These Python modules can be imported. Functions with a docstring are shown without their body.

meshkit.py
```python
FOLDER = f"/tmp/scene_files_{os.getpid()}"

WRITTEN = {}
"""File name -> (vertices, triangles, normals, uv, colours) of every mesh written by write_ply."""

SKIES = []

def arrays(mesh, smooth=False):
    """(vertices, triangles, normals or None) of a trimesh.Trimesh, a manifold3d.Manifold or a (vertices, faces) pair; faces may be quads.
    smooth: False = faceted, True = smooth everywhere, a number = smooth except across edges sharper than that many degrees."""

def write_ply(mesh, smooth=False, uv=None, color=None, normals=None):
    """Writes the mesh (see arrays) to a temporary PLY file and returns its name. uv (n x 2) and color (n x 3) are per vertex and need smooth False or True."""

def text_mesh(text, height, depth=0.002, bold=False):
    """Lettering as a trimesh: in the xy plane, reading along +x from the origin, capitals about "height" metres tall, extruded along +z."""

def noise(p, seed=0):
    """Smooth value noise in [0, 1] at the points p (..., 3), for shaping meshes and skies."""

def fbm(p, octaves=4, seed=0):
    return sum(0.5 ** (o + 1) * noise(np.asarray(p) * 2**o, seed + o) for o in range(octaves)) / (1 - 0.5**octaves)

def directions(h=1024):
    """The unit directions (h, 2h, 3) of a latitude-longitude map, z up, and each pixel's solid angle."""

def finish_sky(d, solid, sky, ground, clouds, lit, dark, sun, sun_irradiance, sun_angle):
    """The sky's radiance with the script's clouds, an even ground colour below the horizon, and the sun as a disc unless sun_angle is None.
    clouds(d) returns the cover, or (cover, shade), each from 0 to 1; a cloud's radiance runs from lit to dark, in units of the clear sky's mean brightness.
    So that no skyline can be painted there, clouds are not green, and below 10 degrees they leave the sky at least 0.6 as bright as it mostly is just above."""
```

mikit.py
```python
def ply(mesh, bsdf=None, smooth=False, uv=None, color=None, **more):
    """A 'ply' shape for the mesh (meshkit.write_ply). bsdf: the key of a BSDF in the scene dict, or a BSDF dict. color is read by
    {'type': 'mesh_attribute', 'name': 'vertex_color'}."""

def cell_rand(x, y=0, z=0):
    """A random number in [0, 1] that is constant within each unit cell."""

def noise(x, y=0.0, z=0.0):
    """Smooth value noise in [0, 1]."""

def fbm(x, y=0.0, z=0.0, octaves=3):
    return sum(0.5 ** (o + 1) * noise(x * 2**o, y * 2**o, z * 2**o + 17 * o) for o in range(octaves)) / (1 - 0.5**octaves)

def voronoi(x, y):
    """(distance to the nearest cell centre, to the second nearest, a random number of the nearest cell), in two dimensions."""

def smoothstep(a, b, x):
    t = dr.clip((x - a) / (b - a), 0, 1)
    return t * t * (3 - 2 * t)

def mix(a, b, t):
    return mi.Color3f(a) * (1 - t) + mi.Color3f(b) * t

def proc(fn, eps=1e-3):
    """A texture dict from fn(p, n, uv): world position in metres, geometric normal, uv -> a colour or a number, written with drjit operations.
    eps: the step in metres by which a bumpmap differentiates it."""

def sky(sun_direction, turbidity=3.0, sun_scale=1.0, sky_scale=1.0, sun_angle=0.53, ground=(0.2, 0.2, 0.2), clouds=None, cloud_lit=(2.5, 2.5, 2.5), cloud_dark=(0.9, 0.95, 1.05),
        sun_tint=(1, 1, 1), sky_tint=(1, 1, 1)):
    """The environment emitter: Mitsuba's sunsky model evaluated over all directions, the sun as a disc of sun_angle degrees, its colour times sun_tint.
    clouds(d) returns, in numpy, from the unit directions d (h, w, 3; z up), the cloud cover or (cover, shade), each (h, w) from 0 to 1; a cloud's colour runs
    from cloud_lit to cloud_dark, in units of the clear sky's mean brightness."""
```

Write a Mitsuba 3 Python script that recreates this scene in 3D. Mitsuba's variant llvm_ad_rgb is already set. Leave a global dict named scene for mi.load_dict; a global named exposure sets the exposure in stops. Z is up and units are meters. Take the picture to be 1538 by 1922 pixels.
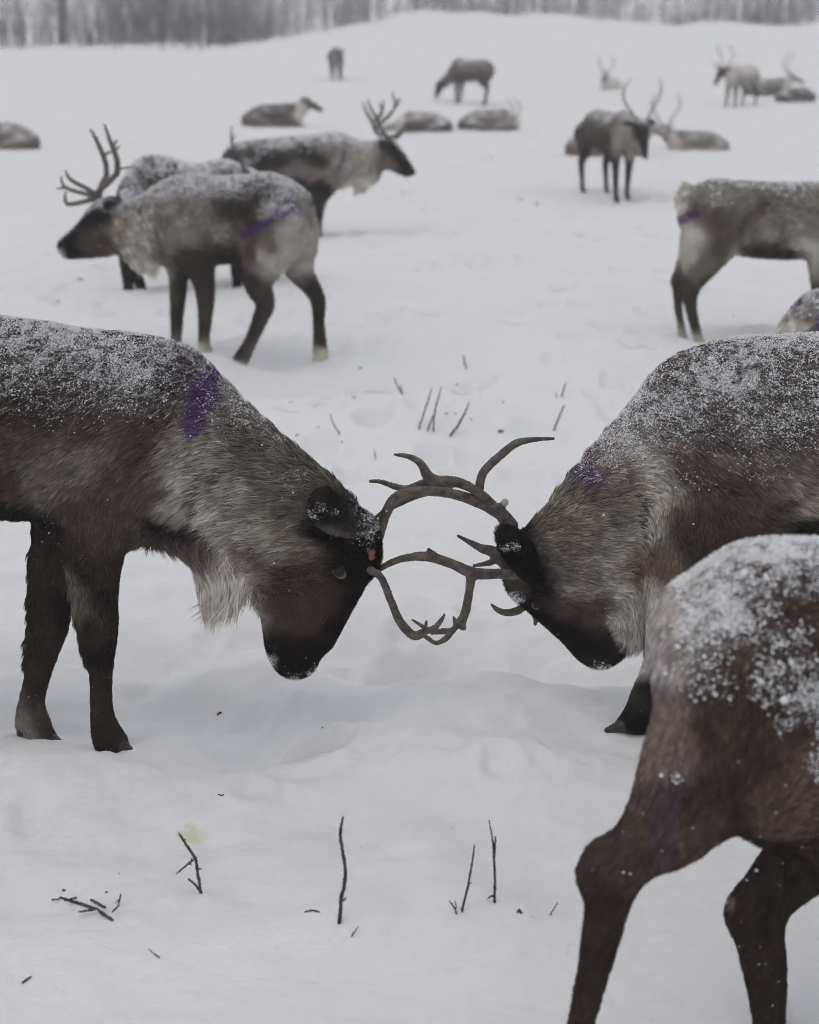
import math, random
import numpy as np, trimesh, mitsuba as mi, drjit as dr, mikit, meshkit
from mikit import fbm, noise, smoothstep, mix
from scipy.spatial import cKDTree

RNG = np.random.default_rng(7)
scene, labels = {}, {}
T = mi.ScalarTransform4f

# ---------------------------------------------------------------- camera, sky, exposure
PHW, PHH, FPX = 1538, 1922, 3204.0           # the photograph's frame; a normal lens, focal length in its pixels
CAM = np.array([0.0, 0.0, 1.85])
PITCH = math.radians(16.1)
FWD = np.array([0, math.cos(PITCH), -math.sin(PITCH)])
DOWN = np.array([0, -math.sin(PITCH), -math.cos(PITCH)])
RIGHT = np.array([1.0, 0, 0])
scene['camera'] = {
    'type': 'thinlens', 'fov': math.degrees(2 * math.atan(PHW / 2 / FPX)), 'fov_axis': 'x',
    'to_world': T().look_at(origin=CAM.tolist(), target=(CAM + FWD).tolist(), up=[0, 0, 1]),
    'aperture_radius': 0.0094, 'focus_distance': 4.42, 'near_clip': 0.05, 'far_clip': 2000.0,
    'medium': {'type': 'ref', 'id': 'haze_air'},
}
scene['sky'] = mikit.sky([-0.34, -0.30, 0.89], turbidity=3, sun_scale=0.17, sun_angle=34, sun_tint=(.94, .97, 1.05), clouds=lambda d: 1.0,
                         cloud_lit=(2.42, 2.48, 2.62), ground=(0.72, 0.73, 0.76))
exposure = 0.93
scene['haze_air'] = {'type': 'homogeneous', 'albedo': {'type': 'rgb', 'value': [0.95, 0.95, 0.96]}, 'sigma_t': 0.0030}
scene['haze'] = {'type': 'cube', 'to_world': T().translate([0, 110, 18.5]).scale([420, 420, 20.5]), 'bsdf': {'type': 'null'},
                 'interior': {'type': 'ref', 'id': 'haze_air'}}
labels['haze'] = {'kind': 'stuff', 'label': 'thin pale snow haze lying over the whole snowfield'}


# ---------------------------------------------------------------- helpers: pixels, meshes, signed distances
def ray(px, py):
    return FWD + RIGHT * (px - PHW / 2) / FPX + DOWN * (py - PHH / 2) / FPX


def sstep(a, b, x):
    t = np.clip((np.asarray(x, float) - a) / (b - a), 0, 1)
    return t * t * (3 - 2 * t)


def put(key, V, F, bsdf, normals=None, color=None, smooth=True):
    """One entry of the scene: a mesh with normals and a colour per vertex."""
    if normals is None and smooth:
        _, _, normals = meshkit.arrays((V, F), True)
    path = meshkit.write_ply((V, F), False, None, color, normals=normals)
    scene[key] = {'type': 'ply', 'filename': path, 'face_normals': normals is None, 'bsdf': {'type': 'ref', 'id': bsdf}}


def nets(D, o, h):
    """Surface nets: the zero surface of the grid D of signed distances."""
    S = D < 0
    nx, ny, nz = D.shape
    num = np.zeros((nx - 1, ny - 1, nz - 1), np.float32)
    pos = np.zeros((nx - 1, ny - 1, nz - 1, 3), np.float32)
    cor = [(a, b, c) for a in (0, 1) for b in (0, 1) for c in (0, 1)]

    def at(A, c):
        return A[c[0]:nx - 1 + c[0], c[1]:ny - 1 + c[1], c[2]:nz - 1 + c[2]]
    for c in cor:
        for ax in range(3):
            if c[ax] == 0:
                e = tuple(c[i] + (i == ax) for i in range(3))
                cross = at(S, c) != at(S, e)
                d0, d1 = at(D, c), at(D, e)
                t = np.where(cross, d0 / np.where(cross, d0 - d1, 1), 0)
                num += cross
                for i in range(3):
                    pos[..., i] += cross * (c[i] + (t if i == ax else 0))
    has = num > 0
    idx = np.full(num.shape, -1, np.int64)
    idx[has] = np.arange(has.sum())
    cell = np.argwhere(has)
    V = (cell + pos[has] / num[has][:, None]) * h + o
    quads = []
    for ax in range(3):
        b, c = (ax + 1) % 3, (ax + 2) % 3
        lo, hi = [slice(1, -1)] * 3, [slice(1, -1)] * 3
        lo[ax], hi[ax] = slice(0, -1), slice(1, None)
        s0, s1 = S[tuple(lo)], S[tuple(hi)]
        for mask, flip in ((s0 & ~s1, False), (~s0 & s1, True)):
            p = np.argwhere(mask)
            if not len(p):
                continue
            p[:, b] += 1
            p[:, c] += 1

            def cellidx(db, dc):
                q = p.copy()
                q[:, b] -= db
                q[:, c] -= dc
                return idx[q[:, 0], q[:, 1], q[:, 2]]
            q = np.stack([cellidx(1, 1), cellidx(0, 1), cellidx(0, 0), cellidx(1, 0)], 1)
            quads.append(q[:, ::-1] if flip else q)
    Q = np.vstack(quads)
    return V, np.vstack([Q[:, [0, 1, 2]], Q[:, [0, 2, 3]]])


def smooth_mesh(V, F, n=2, lam=0.5):
    e = np.vstack([F[:, [0, 1]], F[:, [1, 2]], F[:, [2, 0]]])
    deg = np.bincount(e.ravel(), minlength=len(V))[:, None]
    for _ in range(n):
        for l in (lam, -lam * 1.04):
            s = np.zeros_like(V)
            for i in range(3):
                s[:, i] = np.bincount(e[:, 0], V[e[:, 1], i], len(V)) + np.bincount(e[:, 1], V[e[:, 0], i], len(V))
            V = V + l * (s / np.maximum(deg, 1) - V)
    return V


def bone_d(B, P):
    """Distance to one bone: a round cone whose section is an ellipse (ys = width / height)."""
    sc = np.array([1, 1 / B['ys'], 1])
    a, b, p = B['a'] * sc, B['b'] * sc, P * sc
    ba = b - a
    t = np.clip((p - a) @ ba / max(ba @ ba, 1e-9), 0, 1)
    return np.linalg.norm(p - a - t[..., None] * ba, axis=-1) - (B['ra'] + t * (B['rb'] - B['ra']))


def smin(a, b, k):
    h = np.maximum(k - np.abs(a - b), 0) / k
    return np.minimum(a, b) - h * h * k * 0.25


def chains_of(bones):
    out = {}
    for B in bones:
        out.setdefault(B['chain'], []).append(B)
    return out.values()


def sdf(bones, P):
    D = np.full(P.shape[:-1], 1e3)
    for ch in chains_of(bones):
        D = smin(D, np.min([bone_d(B, P) for B in ch], 0), ch[0]['k'])
    return D


def solid(bones, h):
    """Each chain of bones is one limb; limbs blend smoothly into each other."""
    lo = np.min([np.minimum(B['a'], B['b']) - max(B['ra'], B['rb']) for B in bones], 0) - 3 * h
    hi = np.max([np.maximum(B['a'], B['b']) + max(B['ra'], B['rb']) for B in bones], 0) + 3 * h
    n = np.ceil((hi - lo) / h).astype(int) + 1
    D = np.full(n, 1e3, np.float32)
    for ch in chains_of(bones):
        m = max(max(B['ra'], B['rb']) for B in ch) + ch[0]['k'] + 3 * h
        pts = np.array([B[e] for B in ch for e in 'ab'])
        i0 = np.maximum(np.floor((pts.min(0) - m - lo) / h).astype(int), 0)
        i1 = np.minimum(np.ceil((pts.max(0) + m - lo) / h).astype(int) + 1, n)
        C = np.full(i1 - i0, 1e3, np.float32)
        for B in ch:
            mb = max(B['ra'], B['rb']) + B['k'] + 3 * h
            j0 = np.maximum(np.floor((np.minimum(B['a'], B['b']) - mb - lo) / h).astype(int), i0)
            j1 = np.minimum(np.ceil((np.maximum(B['a'], B['b']) + mb - lo) / h).astype(int) + 1, i1)
            g = np.stack(np.meshgrid(*[np.arange(a, b) for a, b in zip(j0, j1)], indexing='ij'), -1) * h + lo
            s = tuple(slice(a, b) for a, b in zip(j0 - i0, j1 - i0))
            C[s] = np.minimum(C[s], bone_d(B, g))
        s = tuple(slice(a, b) for a, b in zip(i0, i1))
        D[s] = smin(D[s], C, ch[0]['k'])
    return nets(D, lo, h)


class Frame:
    """An upright plane through (ox, oy): u forward along it, v sideways away from the camera, z up."""
    def __init__(s, ox, oy, deg=0.0, oz=0.0):
        c, n = math.cos(math.radians(deg)), math.sin(math.radians(deg))
        s.o = np.array([ox, oy, oz])
        s.u, s.v = np.array([c, n, 0]), np.array([-n, c, 0])
        if s.v[1] < 0:
            s.v = -s.v
        s.M = np.stack([s.u, s.v, [0, 0, 1]], 0)
        s.flip = np.linalg.det(s.M) < 0

    def px(s, x, y, lat=0.0):
        d = ray(x, y)
        t = ((s.o + s.v * lat - CAM) @ s.v) / (d @ s.v)
        return (CAM + t * d - s.o) @ s.M.T, t / FPX            # local point, metres per pixel there

    def world(s, P):
        return np.asarray(P) @ s.M + s.o


def tube(pts, rad, sides=5, jitter=0.0):
    p = np.asarray(pts, float)
    r = np.broadcast_to(np.asarray(rad, float), (len(p),))
    t = np.gradient(p, axis=0)
    t /= np.linalg.norm(t, axis=1, keepdims=True) + 1e-12
    ref = np.array([0.31, 0.9, 0.2])
    a = np.cross(t, ref)
    a /= np.linalg.norm(a, axis=1, keepdims=True) + 1e-12
    b = np.cross(t, a)
    ang = np.arange(sides) * 2 * np.pi / sides
    V = p[:, None] + r[:, None, None] * (np.cos(ang)[None, :, None] * a[:, None] + np.sin(ang)[None, :, None] * b[:, None])
    if jitter:
        V = V + RNG.normal(0, 1, V.shape) * jitter * r[:, None, None]
    i, j = np.meshgrid(np.arange(len(p) - 1), np.arange(sides), indexing='ij')
    q = np.stack([i * sides + j, i * sides + (j + 1) % sides, (i + 1) * sides + (j + 1) % sides, (i + 1) * sides + j], -1).reshape(-1, 4)
    V = np.vstack([V.reshape(-1, 3), p[:1], p[-1:]])
    n, e = len(p) * sides, (len(p) - 1) * sides
    caps = [[n, (k + 1) % sides, k] for k in range(sides)] + [[n + 1, e + k, e + (k + 1) % sides] for k in range(sides)]
    return V, np.vstack([q[:, [0, 1, 2]], q[:, [0, 2, 3]], caps])


def join(parts):
    Vs, Fs, n = [], [], 0
    for V, F in parts:
        Vs.append(V)
        Fs.append(F + n)
        n += len(V)
    return np.vstack(Vs), np.vstack(Fs)


def curve(pts, n):
    """Catmull-Rom through the points (any columns)."""
    p = np.asarray(pts, float)
    if len(p) < 3:
        t = np.linspace(0, 1, n)[:, None]
        return p[:1] * (1 - t) + p[-1:] * t
    q = np.vstack([2 * p[0] - p[1], p, 2 * p[-1] - p[-2]])
    s = np.linspace(0, len(p) - 1 - 1e-9, n)
    i = s.astype(int)
    t = (s - i)[:, None]
    a, b, c, d = q[i], q[i + 1], q[i + 2], q[i + 3]
    return 0.5 * (2 * b + (c - a) * t + (2 * a - 5 * b + 4 * c - d) * t ** 2 + (3 * b - a - 3 * c + d) * t ** 3)


# ---------------------------------------------------------------- materials
VCOL = {'type': 'mesh_attribute', 'name': 'vertex_color'}
scene['coat'] = {'type': 'twosided', 'bsdf': {'type': 'diffuse', 'reflectance': VCOL}}


def antler_colour(p, n, uv):
    g = fbm(p.x * 60, p.y * 60, p.z * 60, 3)
    s = noise(p.x * 340, p.y * 340, p.z * 90)
    c = mix([0.034, 0.025, 0.020], [0.135, 0.108, 0.086], smoothstep(0.25, 0.8, g * 0.75 + s * 0.28))
    return c


def antler_bump(p, n, uv):
    return 0.7 * fbm(p.x * 150, p.y * 150, p.z * 150, 2) + 0.5 * fbm(p.x * 50, p.y * 50, p.z * 50, 2)


scene['antler_bone'] = {'type': 'twosided', 'bsdf': {'type': 'bumpmap', 'arbitrary': mikit.proc(antler_bump, 5e-4), 'scale': 0.004,
                        'bsdf': {'type': 'principled', 'base_color': mikit.proc(antler_colour), 'roughness': 0.46, 'specular': 0.5}}}
scene['eye_gloss'] = {'type': 'principled', 'base_color': {'type': 'rgb', 'value': [0.012, 0.011, 0.014]}, 'roughness': 0.05, 'specular': 0.2}
scene['eye_rim'] = {'type': 'twosided', 'bsdf': {'type': 'principled', 'base_color': {'type': 'rgb', 'value': [0.16, 0.09, 0.08]}, 'roughness': 0.4}}
scene['hoof_horn'] = {'type': 'twosided', 'bsdf': {'type': 'principled', 'base_color': {'type': 'rgb', 'value': [0.018, 0.017, 0.017]}, 'roughness': 0.42}}


def sore_colour(p, n, uv):
    return mix([0.10, 0.013, 0.013], [0.26, 0.11, 0.09], smoothstep(0.3, 0.7, fbm(p.x * 160, p.y * 160, p.z * 160, 2)))


scene['raw_skin'] = {'type': 'twosided', 'bsdf': {'type': 'principled', 'base_color': mikit.proc(sore_colour), 'roughness': 0.35}}
scene['bone_white'] = {'type': 'twosided', 'bsdf': {'type': 'diffuse', 'reflectance': {'type': 'rgb', 'value': [0.45, 0.41, 0.34]}}}
scene['grain_snow'] = {'type': 'diffuse', 'reflectance': {'type': 'rgb', 'value': [0.80, 0.81, 0.84]}}


def snow_colour(p, n, uv):
    g = fbm(p.x * 3.0, p.y * 3.0, p.z * 3.0, 3)
    c = mix([0.80, 0.812, 0.835], [0.86, 0.865, 0.875], g)
    dx, dy = p.x - STAIN[0], p.y - STAIN[1]                      # a yellow stain of its own shape
    d = dr.sqrt(dr.square(dx / 0.055) + dr.square(dy / 0.035)) + (fbm(p.x * 60, p.y * 60, 0.0, 2) - 0.5) * 0.9
    return mix(c, [0.66, 0.66, 0.44], smoothstep(1.0, 0.2, d) * 0.75)


def snow_bump(p, n, uv):
    return 0.55 * fbm(p.x * 28, p.y * 28, p.z * 28, 3) + 0.30 * noise(p.x * 190, p.y * 190, p.z * 190) + 0.15 * noise(p.x * 420, p.y * 420, p.z * 420)


scene['snow_cover'] = {'type': 'twosided', 'bsdf': {'type': 'bumpmap', 'arbitrary': mikit.proc(snow_bump, 1.5e-3), 'scale': 0.009,
                       'bsdf': {'type': 'diffuse', 'reflectance': mikit.proc(snow_colour)}}}


def bark_colour(p, n, uv):
    g = fbm(p.x * 90, p.y * 90, p.z * 40, 3)
    return mix([0.022, 0.016, 0.016], [0.085, 0.06, 0.058], smoothstep(0.3, 0.75, g))


scene['twig_bark'] = {'type': 'twosided', 'bsdf': {'type': 'principled', 'base_color': mikit.proc(bark_colour), 'roughness': 0.7}}


def brush_colour(p, n, uv):
    g = fbm(p.x * 2.6, p.y * 2.6, p.z * 1.0, 3)
    return mix([0.018, 0.016, 0.022], [0.17, 0.16, 0.20], smoothstep(0.35, 0.8, g))


scene['dark_brush'] = {'type': 'twosided', 'bsdf': {'type': 'diffuse', 'reflectance': mikit.proc(brush_colour)}}


def frost_colour(p, n, uv):
    g = fbm(p.x * 2.2, p.y * 2.2, p.z * 1.2, 3)
    return mix([0.055, 0.050, 0.070], [0.24, 0.232, 0.295], smoothstep(0.3, 0.75, g))


scene['frosted_wood'] = {'type': 'twosided', 'bsdf': {'type': 'diffuse', 'reflectance': mikit.proc(frost_colour)}}
scene['dark_wood'] = {'type': 'twosided', 'bsdf': {'type': 'diffuse', 'reflectance': {'type': 'rgb', 'value': [0.035, 0.032, 0.036]}}}
scene['frosted_twig'] = {'type': 'twosided', 'bsdf': {'type': 'diffuse', 'reflectance': {'type': 'rgb', 'value': [0.22, 0.215, 0.24]}}}

BLK, DKB, BRN, RED = (.016, .0145, .014), (.040, .032, .028), (.085, .065, .056), (.075, .052, .045)
GRY, PAL, WHT = (.17, .152, .138), (.33, .305, .28), (.50, .48, .45)
PURPLE = (.072, .030, .125)

# ---------------------------------------------------------------- the snowfield
def flat(px, py, z=0.0):
    d = ray(px, py)
    return (CAM + d * (z - CAM[2]) / d[2])[:2]


# soft lumps and hollows of trampled snow: pixel, radius across and along (m), height (m)
LUMPS = [(890, 1390, .30, .20, .06), (735, 1425, .12, .13, .035), (1090, 1330, .16, .12, .02), (588, 1420, .10, .10, -.03), (500, 1400, .25, .14, -.045), (760, 1240, .17, .14, -.07),
         (1010, 1245, .16, .13, -.045), (660, 1330, .20, .12, .03), (420, 1330, .22, .12, -.045), (300, 1385, .12, .09, .035), (420, 1490, .35, .12, .02), (620, 1500, .22, .08, .0),
         (150, 1460, .26, .12, .04), (1000, 1480, .30, .14, .04), (470, 1270, .25, .12, .03), (330, 1230, .22, .16, -.03), (1080, 1420, .2, .1, -.03), (880, 1330, .14, .09, .03),
         (700, 1150, .3, .2, .04), (860, 1120, .25, .2, -.03), (270, 580, .35, .4, .03), (850, 640, .5, .5, .05), (1100, 690, .45, .45, .06), (1010, 780, .4, .3, .05), (700, 800, .5, .3, .05),
         (830, 812, .25, .16, .03), (530, 700, .4, .3, -.04), (1180, 560, .5, .6, .05), (1150, 385, .8, .8, -.05), (900, 470, .9, .8, .05), (700, 560, .7, .5, .04), (436, 712, .20, .14, -.035), (140, 500, .6, .7, .05), (400, 700, .3, .3, -.04),
         (120, 1690, .10, .06, -.02), (640, 1745, .09, .05, .015), (880, 1710, .12, .06, .012), (300, 1800, .4, .2, .02), (800, 1850, .5, .12, -.02), (950, 1760, .3, .1, .02), (560, 1620, .3, .1, .015)]
LUMPS = [(*flat(a, b), rx, ry, hh * 1.9) for a, b, rx, ry, hh in LUMPS]
PRINTS = []                                                     # hoofprints, pressed into the crust with a low rim
for _ in range(330):
    x, y = flat(RNG.uniform(-150, 1690), RNG.uniform(180, 900))
    PRINTS.append((x, y, RNG.uniform(.055, .10), RNG.uniform(.07, .14), RNG.uniform(.03, .085)))
for a, b in ((330, 1440), (395, 1425), (300, 1490), (470, 1500), (690, 1310), (820, 1260), (905, 1235), (1010, 1420), (1060, 1470), (940, 1500), (1100, 1440), (560, 1330), (470, 1330), (120, 1480), (60, 1540), (250, 1290), (330, 1230), (760, 1195), (880, 1150), (640, 1240), (1150, 1450), (400, 1180), (600, 950), (560, 1000), (820, 1000), (760, 900), (860, 860), (640, 870)):
    x, y = flat(a, b)
    PRINTS.append((x, y, RNG.uniform(.035, .06), RNG.uniform(.04, .07), RNG.uniform(.015, .035)))
PRINTS += [(*flat(590, 1420), .085, .10, .19), (*flat(535, 1402), .07, .06, .07), (*flat(770, 1240), .11, .11, .06)]   # the deep holes below the antlers
PRINTS = np.array(PRINTS)
for _ in range(130):
    x, y = RNG.uniform(-1.6, 1.7), RNG.uniform(3.25, 7.5)
    LUMPS.append((x, y, RNG.uniform(.05, .16), RNG.uniform(.05, .13), RNG.normal(0, .02)))
# where hooves stand: pixel of the sole, and its distance in y
FOOTHOLDS = [(212, 1411, 4.13), (75, 1397, 4.27), (1175, 1376, 4.23), (450, 694, 9.22), (600, 690, 9.31), (386, 669, 9.28), (333, 655, 9.54), (1313, 648, 9.93), (1288, 641, 10.12)]


def ground0(x, y):
    x, y = np.asarray(x, float), np.asarray(y, float)
    P = np.stack([x, y, 0 * x], -1)
    h = (meshkit.fbm(P * [.45, .35, 1], 3, 3) - .5) * .10 * sstep(1, 9, y) + (meshkit.fbm(P * [.9, .8, 1], 3, 3) - .5) * .05
    h += (meshkit.fbm(P * [3.2, 3.6, 1], 4, 9) - .5) * .080 * (sstep(2.9, 3.7, y) * (1 - .45 * sstep(5, 12, y)) + .25)
    h += (meshkit.fbm(P * [10, 13, 1], 3, 19) - .5) * .030 * sstep(9, 5, y) * (.4 + .9 * sstep(3.2, 3.9, y))
    h += (meshkit.fbm(P * [.12, .06, 1], 2, 5) - .5) * .5 * sstep(14, 45, y)
    h += (meshkit.fbm(P * [9, 26, 1], 3, 29) - .5) * .014 * sstep(5.5, 4, y) + (meshkit.fbm(P * [.32, .10, 1], 3, 33) - .5) * 1.3 * sstep(62, 80, y)
    h += sstep(30, 80, y) * (.98 + .80 * sstep(-9, 3, x)) + np.maximum(y - 92, 0) * .11 + (meshkit.fbm(P * [.05, .02, 1], 2, 8) - .5) * sstep(70, 160, y) * 6
    L = np.array(LUMPS)
    if x.size < 50:
        d = lambda A: np.sqrt(((x[..., None] - A[:, 0]) / A[:, 2]) ** 2 + ((y[..., None] - A[:, 1]) / A[:, 3]) ** 2)
        return h + (L[:, 4] * np.exp(-.5 * d(L) ** 2)).sum(-1) + (PRINTS[:, 4] * print_shape(d(PRINTS))).sum(-1)
    for A, fn in ((L, lambda r: np.exp(-.5 * r * r)), (PRINTS, print_shape)):
        for lx, ly, rx, ry, lh in A:
            m = (np.abs(x - lx) < 4 * rx) & (np.abs(y - ly) < 4 * ry)
            h[m] += lh * fn(np.sqrt(((x[m] - lx) / rx) ** 2 + ((y[m] - ly) / ry) ** 2))
    return h


def print_shape(r):
    return -np.exp(-r ** 4) + .28 * np.exp(-((r - 1.4) / .38) ** 2)


FEET = []
for a, b, yy in FOOTHOLDS:
    d = ray(a, b)
    w = CAM + d * yy / d[1]
    FEET.append((w[0], w[1], w[2] + .015))

FEET = np.array(FEET)
PRINTS = PRINTS[[min(np.hypot(FEET[:, 0] - q[0], FEET[:, 1] - q[1])) > .3 for q in PRINTS]]
FOOT_K = np.exp(-((FEET[:, None, :2] - FEET[None, :, :2]) ** 2).sum(-1) / (2 * .17 ** 2))
FOOT_W = np.linalg.solve(FOOT_K + .02 * np.eye(len(FEET)), FEET[:, 2] - ground0(FEET[:, 0], FEET[:, 1]))


def ground(x, y):
    h = ground0(x, y)
    for (fx, fy, fz), w in zip(FEET, FOOT_W):
        h = h + w * np.exp(-((x - fx) ** 2 + (y - fy) ** 2) / (2 * .17 ** 2))
    return h


def on_ground(px, py):
    d, z = ray(px, py), 0.0
    for _ in range(25):
        w = CAM + d * (z - CAM[2]) / min(d[2], -1e-3)
        w[1] = min(w[1], 120.0)
        z = .5 * z + .5 * float(ground0(w[0], w[1]))
    return np.array([w[0], w[1], float(ground(w[0], w[1]))])


STAIN = flat(362, 1556)
ys_ = [-70, -40, -22, -12, -6, -3, -1, .3]
y = .9
while y < 420:
    ys_.append(y)
    y *= 1.0052 if y < 6.5 else 1.0065 if y < 16 else 1.012 if y < 26 else 1.03 if y < 60 else 1.045
ys_ = np.array(ys_)
t = np.linspace(-1, 1, 421)
tt = .14 * t + .12 * t ** 3 + .74 * t ** 9
X = tt[None] * (.75 * np.abs(ys_)[:, None] * 1.6 + 7)
Y = np.repeat(ys_[:, None], len(t), 1)
Z = ground(X, Y)
i, j = np.meshgrid(np.arange(len(ys_) - 1), np.arange(len(t) - 1), indexing='ij')
n = len(t)
Q = np.stack([i * n + j, i * n + j + 1, (i + 1) * n + j + 1, (i + 1) * n + j], -1).reshape(-1, 4)
put('snow_ground', np.stack([X, Y, Z], -1).reshape(-1, 3), np.vstack([Q[:, [0, 1, 2]], Q[:, [0, 2, 3]]]), 'snow_cover')
labels['snow_ground'] = {'kind': 'structure', 'label': 'trampled white snowfield with soft hollows rising to a wooded slope'}

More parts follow.
